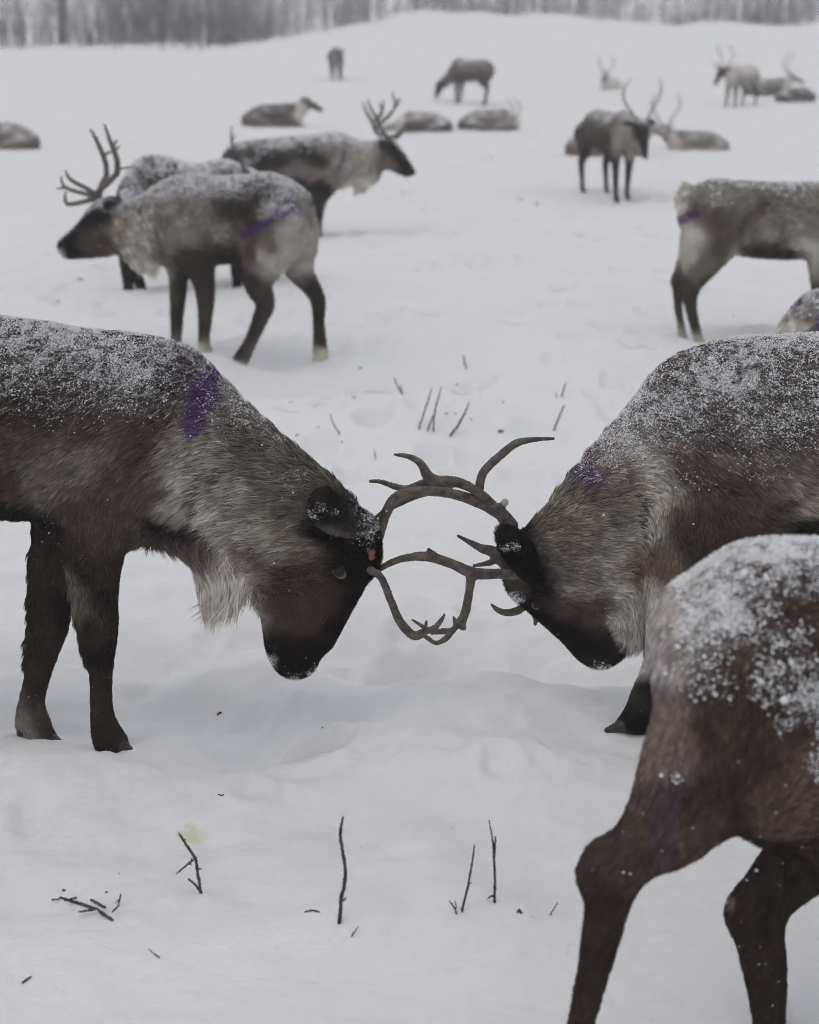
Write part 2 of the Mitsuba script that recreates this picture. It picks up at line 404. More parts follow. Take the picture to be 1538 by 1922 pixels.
# ---------------------------------------------------------------- reindeer
class Deer:
    """Bones (round cones) blended into one body; fur, snow, antlers, eyes are its parts."""
    def __init__(s, key, frame, label, group=None):
        s.key, s.fr, s.bones, s.cols, s.marks, s.frost_spots, s.furs = key, frame, [], [], [], [], []
        s.counts = {}
        labels[key] = {'label': label, 'category': 'reindeer'}
        if group:
            labels[key]['group'] = group

    def sub(s, part):
        """A part with fur of its own (an ear): built like a body, named under the animal."""
        e = Deer.__new__(Deer)
        e.key, e.fr, e.bones, e.cols, e.marks, e.frost_spots = s.key, s.fr, [], [], [], []
        e.counts, e.rename, e.nchain = s.counts, part, 0
        return e

    def name(s, part):
        pre = getattr(s, 'rename', None)
        if pre:
            if part == 'body':
                s.mine = None
                part = pre
            else:
                return f'{s.mine}__{part}'
        n = s.counts.get(part, 0)
        s.counts[part] = n + 1
        s.mine = f'{s.key}__{part}' + (f'_{n:03d}' if n else '')
        return s.mine

    def loc(s, q, lat=0.0):
        P, m = s.fr.px(q[0], q[1], q[3] if len(q) > 3 else lat)
        return P, q[2] * m

    def limb(s, pts, lat=0.0, ys=1.0, fur=.03, k=.04, lift=.35, flow=1, px=True, shrink=.30):
        """A chain of bones through pts: (px, py, r[, lat]) in pixels, or (u, v, z, r) in metres. Hair runs along it (flow 1) or against it."""
        Q = [s.loc(q, lat) for q in pts] if px else [(np.array(q[:3], float), q[3]) for q in pts]
        if len(Q) > 2:
            c = curve(np.array([[*a, r] for a, r in Q]), 3 * (len(Q) - 1) + 1)
            Q = [(q[:3], q[3]) for q in c]
        s.nchain = getattr(s, 'nchain', 0) + 1
        for (a, ra), (b, rb) in zip(Q[:-1], Q[1:]):
            d = (b - a) / (np.linalg.norm(b - a) + 1e-9) * flow
            cut = fur * shrink
            s.bones.append(dict(a=a, b=b, ra=max(ra - min(cut, .4 * ra), .003), rb=max(rb - min(cut, .4 * rb), .003), ys=ys, fur=fur, k=k, lift=lift, flow=d, chain=s.nchain))

    def col(s, rgb, *pts, px=True, w=1.0):
        for q in pts:
            P = s.fr.px(q[0], q[1])[0] if px else np.array([q[0], 0, q[1]])
            s.cols.append((P[0], P[2], rgb, w))

    def mark(s, pts, r, rgb=PURPLE, px=True, strength=.9, side=0):
        Q = [s.fr.px(*q)[0] if px else np.array([q[0], 0, q[1]]) for q in pts]
        m = s.fr.px(*pts[0])[1] if px else 1.0
        s.marks.append(([(q[0], q[2]) for q in Q], r * m, rgb, strength))

    def frost(s, x, y, r, w=1.0, px=True):
        P, m = s.fr.px(x, y) if px else (np.array([x, 0, y]), 1.0)
        s.frost_spots.append((P[0], P[2], r * m, w))

    def colour(s, P):
        U = P[:, [0, 2]]
        C = np.array([c[:2] for c in s.cols])
        R = np.array([c[2] for c in s.cols])
        wt = np.array([c[3] for c in s.cols])
        wob = np.stack([meshkit.fbm(P * 9, 3, 21), meshkit.fbm(P * 9, 3, 22)], -1) - .5
        d2 = ((U[:, None] + .07 * wob[:, None] - C[None]) ** 2).sum(-1)
        R = R * (.70 + 1.10 * R / (R + .04))
        W = wt / (d2 + .02 ** 2) ** 2.0
        c = ((W[..., None] * R[None] ** .6).sum(1) / W.sum(1)[:, None]) ** (1 / .6)
        c = c * (.60 + .80 * meshkit.fbm(P * np.array([26, 26, 15]), 3, 31))[:, None]
        for M in s.marks:
            m, rgb = s.mark_cover(P, M), M[2]
            c = c * (1 - m[:, None]) + np.array(rgb) * m[:, None]
        return c

    def marked(s, P):
        return np.max([s.mark_cover(P, M) for M in s.marks], 0)

    def mark_cover(s, P, M):
        U = P[:, [0, 2]]
        for Q, r, rgb, st in (M,):
            dm = np.full(len(P), 9.0)
            for (a, b), (c2, d) in zip(Q[:-1], Q[1:]) if len(Q) > 1 else [(Q[0], Q[0])]:
                v = np.array([c2 - a, d - b])
                tt = np.clip(((U - [a, b]) @ v) / max(v @ v, 1e-9), 0, 1)
                dm = np.minimum(dm, np.linalg.norm(U - [a, b] - tt[:, None] * v, axis=1))
            m = sstep(r * 1.25, r * .55, dm + (meshkit.fbm(P * (1.2 / r), 3, 41) - .5) * r * .9) * st
        return m

    def snowiness(s, P, N):
        w = sstep(s.snow0, s.snow1, N[:, 2]) * sstep(s.snow_z - .06, s.snow_z + .12, P[:, 2])
        patch = meshkit.fbm(P * [7, 7, 7], 3, 51)
        w = w * (1.25 - s.patchy + s.patchy * sstep(.3, .65, patch))
        if s.marks:
            w = w * (1 - .6 * s.marked(P))
        for u, z, r, a in s.frost_spots:
            w = np.maximum(w, a * sstep(r, r * .35, np.hypot(P[:, 0] - u, P[:, 2] - z)))
        return np.clip(w * s.snow_amount, 0, 1)

    def emit(s, part, P, F, bsdf, N=None, color=None, kind=None, smooth=True):
        V = s.fr.world(P)
        if N is not None:
            N = N @ s.fr.M
        if s.fr.flip:
            F = F[:, ::-1]
        key = s.name(part)
        put(key, V, F, bsdf, normals=N, color=color, smooth=smooth)
        if kind:
            labels[key] = {'kind': kind}
        return key

    def build(s, cell=.013, patchy=.9, hairs=0, width=.0011, grains=0, grain=.0022, snow0=.05, snow1=.7, snow_z=.55, snow_amount=1.0, far_side=.3, body_snow=0.0):
        s.patchy = patchy
        s.snow0, s.snow1, s.snow_z, s.snow_amount = snow0, snow1, snow_z, snow_amount
        P, F = solid(s.bones, cell)
        P = smooth_mesh(P, F, 2)
        _, _, N = meshkit.arrays((P, F), True)
        Ds = np.stack([bone_d(B, P) for B in s.bones], 1)
        W = np.exp(-(Ds - Ds.min(1, keepdims=True)) / .022)
        W /= W.sum(1, keepdims=True)
        fur = W @ np.array([B['fur'] for B in s.bones])
        lift = W @ np.array([B['lift'] for B in s.bones])
        flow = W @ np.array([B['flow'] for B in s.bones]) + [0, 0, -.35]
        C = s.colour(P)
        sn = s.snowiness(P, N)
        Cb = C * (.72 if hairs else 1.0)
        if body_snow:
            g = sn * body_snow * (.55 + .45 * sstep(.35, .6, meshkit.fbm(P * 40, 2, 77)))
            Cb = Cb * (1 - g[:, None]) + np.array([.78, .79, .82]) * g[:, None]
        s.emit('body', P, F, 'coat', N, Cb)
        s.P, s.F, s.N = P, F, N
        if not hairs and not grains:
            return s
        tri = P[F]
        area = np.linalg.norm(np.cross(tri[:, 1] - tri[:, 0], tri[:, 2] - tri[:, 0]), axis=1) / 2
        Nf, cen = N[F].mean(1), tri.mean(1)
        side = np.where((Nf[:, 1] > .25) & (cen[:, 1] > -.05), far_side, 1.0)
        wd = s.fr.world(cen)
        rel = wd - CAM
        sx = (rel @ RIGHT) / (rel @ FWD) * FPX / (PHW / 2)
        sy = (rel @ DOWN) / (rel @ FWD) * FPX / (PHH / 2)
        side = side * np.where((np.abs(sx) > 1.25) | (np.abs(sy) > 1.2), .12, 1.0)      # far outside the frame: a thinner coat

        def sample(n, w):
            f = RNG.choice(len(F), n, p=w / w.sum())
            r1, r2 = np.sqrt(RNG.random(n)), RNG.random(n)
            b = np.stack([1 - r1, r1 * (1 - r2), r1 * r2], 1)[..., None]

            def at(A):
                return (A[F[f]] * (b if A.ndim > 1 else b[..., 0])).sum(1)
            n_ = at(N)
            return at(P), n_ / np.linalg.norm(n_, axis=1, keepdims=True), at(fur), at(lift), at(flow)
        if hairs:
            p, nn, L, lf, fl = sample(hairs, area * side * (.35 + .65 * sstep(.012, .03, fur[F].mean(1))) / np.maximum(.6, fur[F].mean(1) / .05))
            fl = fl + (np.stack([meshkit.noise(p * 22, 60 + i) for i in range(3)], 1) - .5) * .55 + RNG.normal(0, .12, p.shape)
            fl -= nn * (fl * nn).sum(1, keepdims=True)
            fl /= np.linalg.norm(fl, axis=1, keepdims=True) + 1e-9
            L = L * RNG.uniform(.65, 1.25, hairs)
            lf = lf * RNG.uniform(.6, 1.5, hairs)
            d0 = fl + nn * lf[:, None]
            d0 /= np.linalg.norm(d0, axis=1, keepdims=True)
            heavy = np.clip(L / .12, 0, 1)[:, None] * np.array([0, 0, -.8])
            d1 = d0 + fl * .35 - nn * .10 + heavy
            d1 /= np.linalg.norm(d1, axis=1, keepdims=True)
            mid = p + d0 * (L * .5)[:, None]
            tip = mid + d1 * (L * .5)[:, None]
            ng = max(hairs // 14, 8)                                 # locks: tips drawn towards a guide hair's tip
            gi = RNG.choice(hairs, ng, replace=False)
            _, near = cKDTree(p[gi]).query(p)
            cl = (.30 + .35 * RNG.random(hairs))[:, None] * np.clip(L / .02, .3, 1)[:, None]
            gt = tip[gi][near]
            ok = (np.linalg.norm(gt - tip, axis=1) < 1.0 * L)[:, None]
            tip = np.where(ok, tip * (1 - cl) + gt * cl, tip)
            gm = mid[gi][near]
            mid = np.where(ok, mid * (1 - .4 * cl) + gm * .4 * cl, mid)
            ax = tip - p
            ax /= np.linalg.norm(ax, axis=1, keepdims=True) + 1e-9
            e = RNG.normal(0, 1, p.shape) + np.cross(ax, nn) * 1.2
            e -= ax * (e * ax).sum(1, keepdims=True)
            e /= np.linalg.norm(e, axis=1, keepdims=True) + 1e-9
            w = (width * RNG.uniform(.6, 1.4, hairs) * np.clip(L / .03, .7, 1.5))[:, None]
            V = np.stack([p - e * w, p + e * w, mid - e * w * .75, mid + e * w * .75, tip], 1)
            k = np.arange(hairs)[:, None] * 5
            Fh = np.concatenate([k + [0, 1, 3], k + [0, 3, 2], k + [2, 3, 4]], 0)
            lock = RNG.normal(0, .20, ng)[near]                       # each lock has its own shade
            c = s.colour(p) * np.exp(RNG.normal(0, .20, hairs) + lock * np.clip(L / .03, .2, 1))[:, None]
            sh = s.snowiness(p, nn)
            fr = (RNG.random(hairs) < sh * .40)[:, None] * RNG.uniform(.3, .9, hairs)[:, None]
            tipc = np.clip(c * 1.25, 0, .8)
            tipc = tipc * (1 - fr) + np.array([.72, .73, .77]) * fr
            midc = c * (1 - fr * .5) + np.array([.72, .73, .77]) * fr * .5
            CC = np.stack([c * .8, c * .8, midc, midc, tipc], 1)
            NN = np.repeat(nn[:, None], 5, 1) + .35 * RNG.normal(0, 1, (hairs, 1, 3))
            NN /= np.linalg.norm(NN, axis=2, keepdims=True)
            s.emit('fur', V.reshape(-1, 3), Fh, 'coat', NN.reshape(-1, 3), CC.reshape(-1, 3), kind='stuff')
        if grains:
            sw = s.snowiness(P, N)[F].mean(1)
            p, nn, L, lf, fl = sample(grains, area * side * (sw ** 1.3 + .0003) * (.25 + sstep(.42, .60, meshkit.fbm(cen * 55, 2, 88))))
            fl -= nn * (fl * nn).sum(1, keepdims=True)
            fl /= np.linalg.norm(fl, axis=1, keepdims=True) + 1e-9
            c0 = p + nn * (L * .22 * RNG.uniform(.4, 1.5, grains) + .001)[:, None] + fl * (L * .4 * RNG.random(grains))[:, None]
            r = grain * np.exp(RNG.normal(0, .38, grains))
            O = np.array([[1, 0, 0], [-1, 0, 0], [0, 1, 0], [0, -1, 0], [0, 0, 1], [0, 0, -1]], float)
            Fo = np.array([[0, 2, 4], [2, 1, 4], [1, 3, 4], [3, 0, 4], [2, 0, 5], [1, 2, 5], [3, 1, 5], [0, 3, 5]])
            V = c0[:, None] + O[None] * r[:, None, None] * RNG.uniform(.6, 1.4, (grains, 6, 1))
            Fg = (np.arange(grains)[:, None, None] * 6 + Fo[None]).reshape(-1, 3)
            NN = np.repeat(O[None], grains, 0) + nn[:, None] * .5
            NN /= np.linalg.norm(NN, axis=2, keepdims=True)
            s.emit('snow_dusting', V.reshape(-1, 3), Fg, 'grain_snow', NN.reshape(-1, 3), kind='stuff')
        return s

    def antler(s, chains, lat=0.0, cell=.0032, k=.007, bsdf='antler_bone', px=True, part='antler', ys=.85):
        """chains: lists of (px, py, r[, lat]); smoothed, blended into one antler."""
        bones = []
        for ci, ch in enumerate(chains):
            Q = []
            for q in ch:
                if px:
                    P, r = s.loc(q, lat)
                    Q.append([*P, r * .88 if r > 6 else r * .75])
                else:
                    Q.append(q)
            Q = curve(Q, max(2, 5 * (len(Q) - 1) + 1)) if len(Q) > 2 else np.array(Q)
            for a, b in zip(Q[:-1], Q[1:]):
                bones.append(dict(a=a[:3], b=b[:3], ra=max(a[3], .0022), rb=max(b[3], .0022), ys=ys, k=k, chain=ci))
        V, F = solid(bones, cell)
        V = smooth_mesh(V, F, 2)
        _, _, N = meshkit.arrays((V, F), True)
        V = V + N * ((meshkit.fbm(V * 55, 3, 13) - .5) * .0028)[:, None]
        return s.emit(part, V, F, bsdf)

    def twig_antler(s, chains, n=9, sides=6):
        """A distant antler of tapered tubes, in the deer's own metres: (u, v, z, r)."""
        parts = []
        for ch in chains:
            c = curve(ch, n)
            parts.append(tube(c[:, :3], c[:, 3], sides))
        V, F = join(parts)
        return s.emit('antler', V, F, 'antler_bone')

    def skin_lat(s, u, z, side=-1):
        y = np.linspace(.45, 0, 300) * side
        D = sdf(s.bones, np.stack([np.full(300, u), y, np.full(300, z)], -1))
        i = np.argmax(D < 0)
        return y[i] if (D < 0).any() else 0.0

    def ball(s, part, P, r, bsdf, scale=(1, 1, 1), rot=None, sub=3):
        m = trimesh.creation.icosphere(sub, 1.0)
        V = m.vertices * np.array(scale) * r
        if rot is not None:
            V = V @ rot.T
        return s.emit(part, V + P, m.faces, bsdf)

    def eye(s, x, y, r, side=-1, out=.35, ang=0.0):
        P, m = s.fr.px(x, y, side * .07)
        lat = s.skin_lat(P[0], P[2], side)
        P, m = s.fr.px(x, y, lat)
        rr = r * m
        P[1] = lat - side * rr * (1 - out) * .6
        s.ball('eye', P, rr, 'eye_gloss')
        c, n = math.cos(ang), math.sin(ang)                           # lids: a flattened ring round the ball
        tor = trimesh.creation.torus(1.0, .22, 28, 10)
        V = tor.vertices[:, [0, 2, 1]] * [1.16, 1.0, .86]
        V = np.stack([V[:, 0] * c - V[:, 2] * n, V[:, 1] * 1.2, V[:, 0] * n + V[:, 2] * c], 1) * rr
        s.emit('eyelid', V + P + [0, side * rr * .30, 0], tor.faces if not False else tor.faces, 'eye_rim')

    def hoof(s, pts, lat):
        bones = []
        for off in (-.010, .010):
            Q = [s.loc(q, lat + off) for q in pts]
            for (a, ra), (b, rb) in zip(Q[:-1], Q[1:]):
                bones.append(dict(a=a, b=b, ra=ra, rb=rb, ys=.95, k=.012, chain=off))
        V, F = solid(bones, .004)
        s.emit('hoof', smooth_mesh(V, F, 1), F, 'hoof_horn')


def ear_bones(d, pts, lat, ys=.35, fur=.018):
    d.limb(pts, lat, ys=ys, fur=fur, k=.012, lift=.5)


# ---- left fighter, head down, facing right
A = Deer('reindeer', Frame(-.70, 4.20, 0), 'dark brown fighting reindeer on the left, head lowered, purple patch on its shoulder')
A.limb([(280, 785, 128), (200, 804, 178), (0, 786, 194), (-200, 780, 190), (-340, 790, 172)], ys=.80, fur=.034, k=.06)
A.limb([(300, 752, 98), (235, 740, 98)], ys=.62, fur=.034, k=.08)
A.limb([(-340, 760, 150), (-420, 800, 135)], ys=.8, fur=.034, k=.06)
A.limb([(552, 972, 112), (440, 898, 126), (290, 822, 172)], ys=.66, fur=.045, k=.06, lift=.45)
A.limb([(300, 900, 110), (235, 950, 82)], ys=.85, fur=.04, k=.06)
A.limb([(640, 1022, 74), (600, 1010, 92), (540, 1000, 108)], ys=.62, fur=.022, k=.05)
A.limb([(592, 1190, 44), (640, 1062, 62)], ys=.66, fur=.010, k=.04, lift=.25)
A.limb([(533, 1202, 39), (542, 1085, 70)], ys=.66, fur=.012, k=.05, lift=.25)
A.limb([(554, 1231, 48), (556, 1200, 50)], ys=.80, fur=.008, k=.03, lift=.25)
A.limb([(685, 1050, 30), (672, 1000, 40)], ys=1.5, fur=.014, k=.03, lift=.5)
A.limb([(450, 985, 80), (405, 1050, 52), (400, 1108, 32)], ys=.50, fur=.10, k=.05, lift=.12, shrink=.1)
A.limb([(470, 990, 72), (452, 1050, 46), (440, 1105, 30)], ys=.50, fur=.10, k=.05, lift=.12, shrink=.1)
A.limb([(330, 975, 62), (390, 1010, 56), (440, 1010, 56)], ys=.55, fur=.075, k=.05, lift=.2, shrink=.1)
A.limb([(165, 930, 100), (178, 1040, 58), (181, 1110, 44), (187, 1180, 38), (190, 1250, 26), (190, 1320, 24), (197, 1368, 30), (208, 1392, 31)], lat=-.075, ys=.8, fur=.016, k=.05, lift=.2)
A.limb([(126, 1050, 9), (134, 1110, 7), (147, 1180, 6), (160, 1240, 5)], lat=-.075, ys=.5, fur=.06, k=.03, lift=.55)
A.limb([(150, 930, 95), (108, 1030, 52), (100, 1100, 42), (96, 1170, 37), (76, 1250, 27), (60, 1315, 27), (62, 1360, 36), (72, 1384, 28)], lat=.075, ys=.8, fur=.016, k=.05, lift=.2)
A.limb([(62, 1040, 9), (57, 1110, 7), (55, 1180, 6), (48, 1245, 5)], lat=.075, ys=.5, fur=.06, k=.03, lift=.55)
A.limb([(208, 1393, 26), (238, 1408, 9)], lat=-.075, ys=.95, fur=.004, k=.03)
A.limb([(70, 1380, 26), (116, 1398, 7)], lat=.075, ys=.95, fur=.006, k=.03)
for sd in (-1, 1):                                                  # hind legs, outside the frame
    A.limb([(-340, 850, 140), (-330, 1000, 85), (-400, 1130, 50), (-385, 1260, 34), (-380, 1360, 30), (-355, 1400, 26)], lat=.09 * sd, ys=.75, fur=.02, k=.05)
A.mark([(402, 872), (396, 905), (385, 945)], 5, rgb=(.02, .017, .016), strength=.75)
A.mark([(384, 880), (376, 920)], 4, rgb=(.03, .026, .024), strength=.6)
A.mark([(430, 860), (418, 900)], 4, rgb=(.05, .04, .036), strength=.5)
ear_bones(A, [(668, 992, 20), (650, 945, 26), (626, 918, 12)], .10, ys=.40)
A.col(DKB, (0, 650), (-150, 640), (100, 660), (200, 690), (-350, 800), (30, 720), (290, 690), (120, 735), (-300, 640), (340, 700))
A.col((.06, .046, .04), (190, 770), (80, 790), (320, 760))
A.col((.052, .040, .036), (0, 850), (-100, 850), (60, 890))
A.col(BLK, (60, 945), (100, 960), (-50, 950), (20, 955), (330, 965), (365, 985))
A.col((.118, .102, .091), (140, 850), (185, 840), (110, 880), (215, 815))
A.col((.062, .045, .039), (255, 855), (230, 900), (160, 930), (290, 920), (220, 960), (280, 800), (310, 890))
A.col((.27, .25, .23), (355, 870), (345, 920), (380, 900), (420, 950), (465, 985), (440, 1000), (370, 940))
A.col((.20, .185, .165), (400, 830), (430, 870), (385, 790), (500, 1010), (460, 905), (505, 955), (520, 1020))
A.col((.10, .088, .078), (480, 830), (540, 880), (560, 915), (440, 780), (585, 930), (500, 880))
A.col((.15, .128, .108), (550, 985), (575, 1000), (540, 960))
A.col((.40, .375, .345), (410, 1060), (450, 1070), (390, 1090), (430, 1130), (400, 1100), (450, 1120), (470, 1060))
A.col((.38, .35, .32), (415, 1100), (395, 1060), (440, 1100), (425, 1160), (455, 1090), (400, 1130))
A.col((.11, .085, .075), (500, 1045), (480, 1030), (380, 1005), (350, 1010))
A.col((.058, .041, .034), (600, 1140), (580, 1160), (620, 1090), (540, 1080), (560, 1110), (525, 1120), (570, 1150), (590, 1060), (555, 1060), (600, 1100))
A.col((.013, .011, .0105), (655, 1110), (632, 1160), (605, 1212), (560, 1230), (520, 1225), (660, 1060), (645, 1010), (690, 1000), (690, 1060), (560, 1265), (580, 1195), (630, 960), (610, 980), (700, 1040), (535, 1205))
A.col((.034, .026, .022), (180, 1050), (190, 1150), (200, 1060), (100, 1080), (90, 1150), (110, 1030), (80, 1230), (190, 1250), (70, 1300), (190, 1320), (208, 1350))
A.col((.020, .017, .016), (205, 1380), (235, 1402), (100, 1390), (210, 1100), (205, 1200), (120, 1150))
A.col((.12, .105, .09), (146, 1080), (138, 1060), (152, 1120), w=.35)
A.col((.16, .145, .13), (170, 1402), (183, 1410), (28, 1368), (52, 1396), (36, 1352), (205, 1414))
A.col((.24, .22, .20), (178, 1406), (40, 1390), (26, 1372), (198, 1412), w=.8)
A.col((.05, .042, .037), (60, 1350), (75, 1375), (50, 1330), (95, 1385), (190, 1390))
A.mark([(404, 728), (396, 748), (387, 775)], 27, strength=.9)
A.mark([(360, 694), (390, 708)], 24, strength=.25)
A.frost(555, 1266, 24, .30)
A.frost(585, 1255, 16, .25)
A.mark([(578, 1238), (570, 1244)], 6, rgb=(.004, .004, .004))
A.mark([(520, 1222), (548, 1240), (570, 1262)], 3, rgb=(.005, .005, .005))
A.mark([(640, 1056), (618, 1062)], 5, rgb=(.06, .045, .04), strength=.6)
A.mark([(628, 1100), (618, 1106)], 6, rgb=(.08, .05, .045), strength=.5)
A.frost(515, 1235, 22, .4)
A.frost(690, 985, 34, .35)
A.frost(660, 955, 18, .25)
A.frost(560, 890, 40, .2)
A.frost(470, 790, 50, .2)
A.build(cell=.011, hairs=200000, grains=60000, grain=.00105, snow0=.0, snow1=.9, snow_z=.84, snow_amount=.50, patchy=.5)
E = A.sub('ear')
E.limb([(655, 992, 17, -.09), (634, 974, 31, -.135), (612, 956, 34, -.165), (608, 936, 23, -.18), (618, 920, 10, -.185)], ys=.45, fur=.017, k=.01, lift=.7)
E.col((.022, .019, .018), (600, 938), (622, 928), (635, 935), (594, 950))
E.col((.14, .128, .118), (612, 962), (622, 978), (605, 985), (640, 985), (600, 975), (630, 965))
E.col((.045, .039, .036), (655, 992), (648, 960), (612, 1002))
E.frost(598, 930, 13, .7)
E.frost(612, 916, 12, .7)
E.frost(588, 950, 8, .5)
E.frost(592, 990, 13, .6)
E.frost(612, 1006, 14, .6)
E.frost(636, 925, 9, .4)
E.build(cell=.006, hairs=6000, width=.0008, grains=330, grain=.0010, snow0=2, snow1=3)
A.eye(637, 1073, 11.5, ang=-.9)
P0, m0 = A.fr.px(693, 1036, -.05)
la = A.skin_lat(P0[0], P0[2])
for q, r in (((693, 1036), 8), ((698, 1043), 6), ((689, 1030), 6), ((700, 1033), 5)):
    pass
bl = [dict(a=A.fr.px(x, y, la)[0], b=A.fr.px(x + 2, y + 3, la)[0], ra=r * m0 * .72, rb=r * m0 * .6, ys=.8, k=.006, chain=x) for (x, y, r) in ((693, 1036, 8), (699, 1044, 6), (688, 1029, 6), (701, 1033, 5), (694, 1047, 5))]
V_, F_ = solid(bl, .003)
labels[A.emit('sore', V_, F_, 'raw_skin')] = {'label': 'raw red sore at the antler base'}
A.hoof([(224, 1398, 15), (250, 1411, 5)], -.075)
A.hoof([(98, 1389, 13), (124, 1400, 4)], .075)
A.hoof([(40, 1376, 9), (46, 1388, 7)], .06)
# its far antler arcs over to the rival's poll, its near one hooks down
A.antler([[(700, 1042, 13, .03), (713, 1000, 13, .02), (727, 958, 13.5, .0), (748, 932, 14, .0), (795, 922, 12.5, .01), (850, 927, 13, .04), (900, 943, 15, .08), (935, 960, 18, .10), (962, 985, 15, .11)],
          [(898, 938, 12, .08), (906, 890, 11, .09), (938, 856, 11, .10), (970, 832, 10, .11), (1003, 825, 7, .12), (1040, 823, 4, .13)],
          [(935, 956, 10, .10), (948, 944, 8, .10)]])
A.antler([[(696, 1070, 11, -.06), (716, 1085, 9.5, -.07), (735, 1130, 10, -.08), (750, 1165, 11, -.08), (772, 1190, 12, -.08), (787, 1193, 10, -.08), (797, 1183, 7, -.08), (801, 1166, 3.5, -.09)],
          [(785, 1190, 9, -.07), (815, 1179, 8, -.05), (828, 1165, 6, -.04), (835, 1153, 3, -.03)],
          [(800, 1180, 6, -.06), (788, 1172, 5, -.04), (774, 1163, 3, -.03)]])
P_, m_ = A.fr.px(948, 943, .095)
labels[A.ball('broken_tip', P_, 7 * m_, 'bone_white', (1, .8, 1.1), sub=2)] = {'label': 'pale broken antler tip'}

# ---- right fighter, facing left
Bd = Deer('reindeer_001', Frame(.78, 4.30, 180), 'greyish fighting reindeer on the right, head down, snowy back and white throat mane')
Bd.limb([(1315, 800, 115), (1390, 826, 184), (1538, 815, 192), (1720, 810, 185), (1880, 815, 165)], ys=.80, fur=.034, k=.06)
Bd.limb([(1322, 752, 88), (1380, 738, 88)], ys=.62, fur=.034, k=.08)
Bd.limb([(1880, 780, 145), (1960, 830, 125)], ys=.8, fur=.034, k=.06)
Bd.limb([(1085, 1028, 104), (1200, 935, 134), (1330, 845, 170)], ys=.66, fur=.042, k=.06, lift=.42)
Bd.limb([(1290, 950, 100), (1330, 1000, 70)], ys=.8, fur=.04, k=.06)
Bd.limb([(1028, 1062, 78), (1070, 1062, 92), (1110, 1050, 104)], ys=.62, fur=.020, k=.05)
Bd.limb([(1104, 1195, 44), (1020, 1098, 58)], ys=.66, fur=.010, k=.04, lift=.25)
Bd.limb([(1138, 1200, 43), (1098, 1110, 78)], ys=.66, fur=.012, k=.05, lift=.25)
Bd.limb([(1128, 1211, 47), (1120, 1190, 49)], ys=.80, fur=.008, k=.03, lift=.25)
Bd.limb([(972, 1090, 26), (985, 1045, 40)], ys=1.4, fur=.014, k=.03, lift=.5)
Bd.limb([(1165, 1035, 80), (1182, 1110, 56), (1192, 1175, 34)], ys=.50, fur=.10, k=.05, lift=.10, shrink=.1)
Bd.limb([(1240, 1000, 66), (1190, 1040, 62)], ys=.55, fur=.06, k=.05, lift=.2, shrink=.1)
Bd.limb([(1310, 960, 105), (1275, 1090, 62), (1252, 1180, 42), (1238, 1250, 34), (1214, 1310, 34), (1200, 1350, 30)], lat=-.08, ys=.8, fur=.016, k=.05, lift=.2)
Bd.limb([(1205, 1345, 28), (1150, 1369, 9)], lat=-.08, ys=.95, fur=.005, k=.03)
Bd.limb([(1330, 960, 100), (1360, 1090, 58), (1370, 1180, 42), (1360, 1280, 28), (1355, 1350, 30), (1325, 1372, 12)], lat=.09, ys=.8, fur=.016, k=.05, lift=.2)
for sd in (-1, 1):
    Bd.limb([(1880, 850, 140), (1870, 1000, 85), (1940, 1130, 50), (1925, 1260, 34), (1915, 1350, 30), (1890, 1390, 26)], lat=.09 * sd, ys=.75, fur=.02, k=.05)
ear_bones(Bd, [(985, 1040, 22), (962, 1010, 24), (948, 990, 12)], .10, ys=.40)
Bd.col((.06, .048, .043), (1400, 700), (1538, 700), (1300, 700), (1450, 760), (1620, 720), (1800, 760), (1330, 790), (1250, 770), (1900, 800))
Bd.col((.115, .095, .085), (1420, 880), (1500, 860), (1330, 820), (1240, 800))
Bd.col((.066, .048, .042), (1300, 880), (1280, 940), (1330, 930), (1400, 930), (1270, 850), (1350, 870), (1440, 910))
Bd.col((.24, .21, .19), (1440, 890), (1480, 915), (1500, 900))
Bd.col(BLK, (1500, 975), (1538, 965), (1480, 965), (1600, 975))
Bd.col((.045, .036, .032), (1400, 990), (1350, 1000), (1300, 1010), (1280, 985))
Bd.col((.28, .26, .235), (1205, 870), (1185, 930), (1220, 900), (1170, 985), (1235, 880), (1210, 960), (1190, 840))
Bd.col((.15, .13, .113), (1100, 940), (1140, 900), (1060, 990), (1100, 1010), (1130, 960), (1050, 950), (1080, 900), (1130, 850), (1180, 790), (1090, 1060), (1060, 1040))
Bd.col((.24, .22, .20), (1120, 1040), (1140, 1010), (1110, 1080), (1060, 1080))
Bd.col((.13, .098, .08), (1180, 1030), (1220, 1020), (1170, 1060), (1250, 1020))
Bd.col((.42, .395, .36), (1150, 1100), (1160, 1150), (1170, 1180), (1210, 1150), (1215, 1110), (1190, 1230))
Bd.col((.40, .375, .345), (1185, 1120), (1190, 1180), (1175, 1100), (1200, 1080), (1200, 1210), (1180, 1210))
Bd.col((.075, .055, .048), (1110, 1140), (1120, 1120), (1075, 1130), (1135, 1160), (1050, 1110))
Bd.col((.013, .011, .0105), (1120, 1200), (1090, 1200), (1150, 1220), (1120, 1240), (1040, 1165), (1010, 1140), (990, 1120), (1065, 1180), (1165, 1205), (965, 1020), (990, 1060), (1000, 1085), (950, 1000), (1140, 1190))
Bd.col((.09, .08, .072), (965, 1060), (970, 1090))
Bd.col((.016, .0145, .014), (1260, 1120), (1240, 1200), (1230, 1260), (1200, 1330), (1160, 1365), (1300, 1080), (1350, 1200), (1340, 1350))
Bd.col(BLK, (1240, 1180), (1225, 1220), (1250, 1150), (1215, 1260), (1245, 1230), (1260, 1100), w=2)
Bd.col((.25, .235, .21), (1215, 1378), (1228, 1382))
Bd.mark([(1078, 885), (1100, 893)], 24, strength=.6)
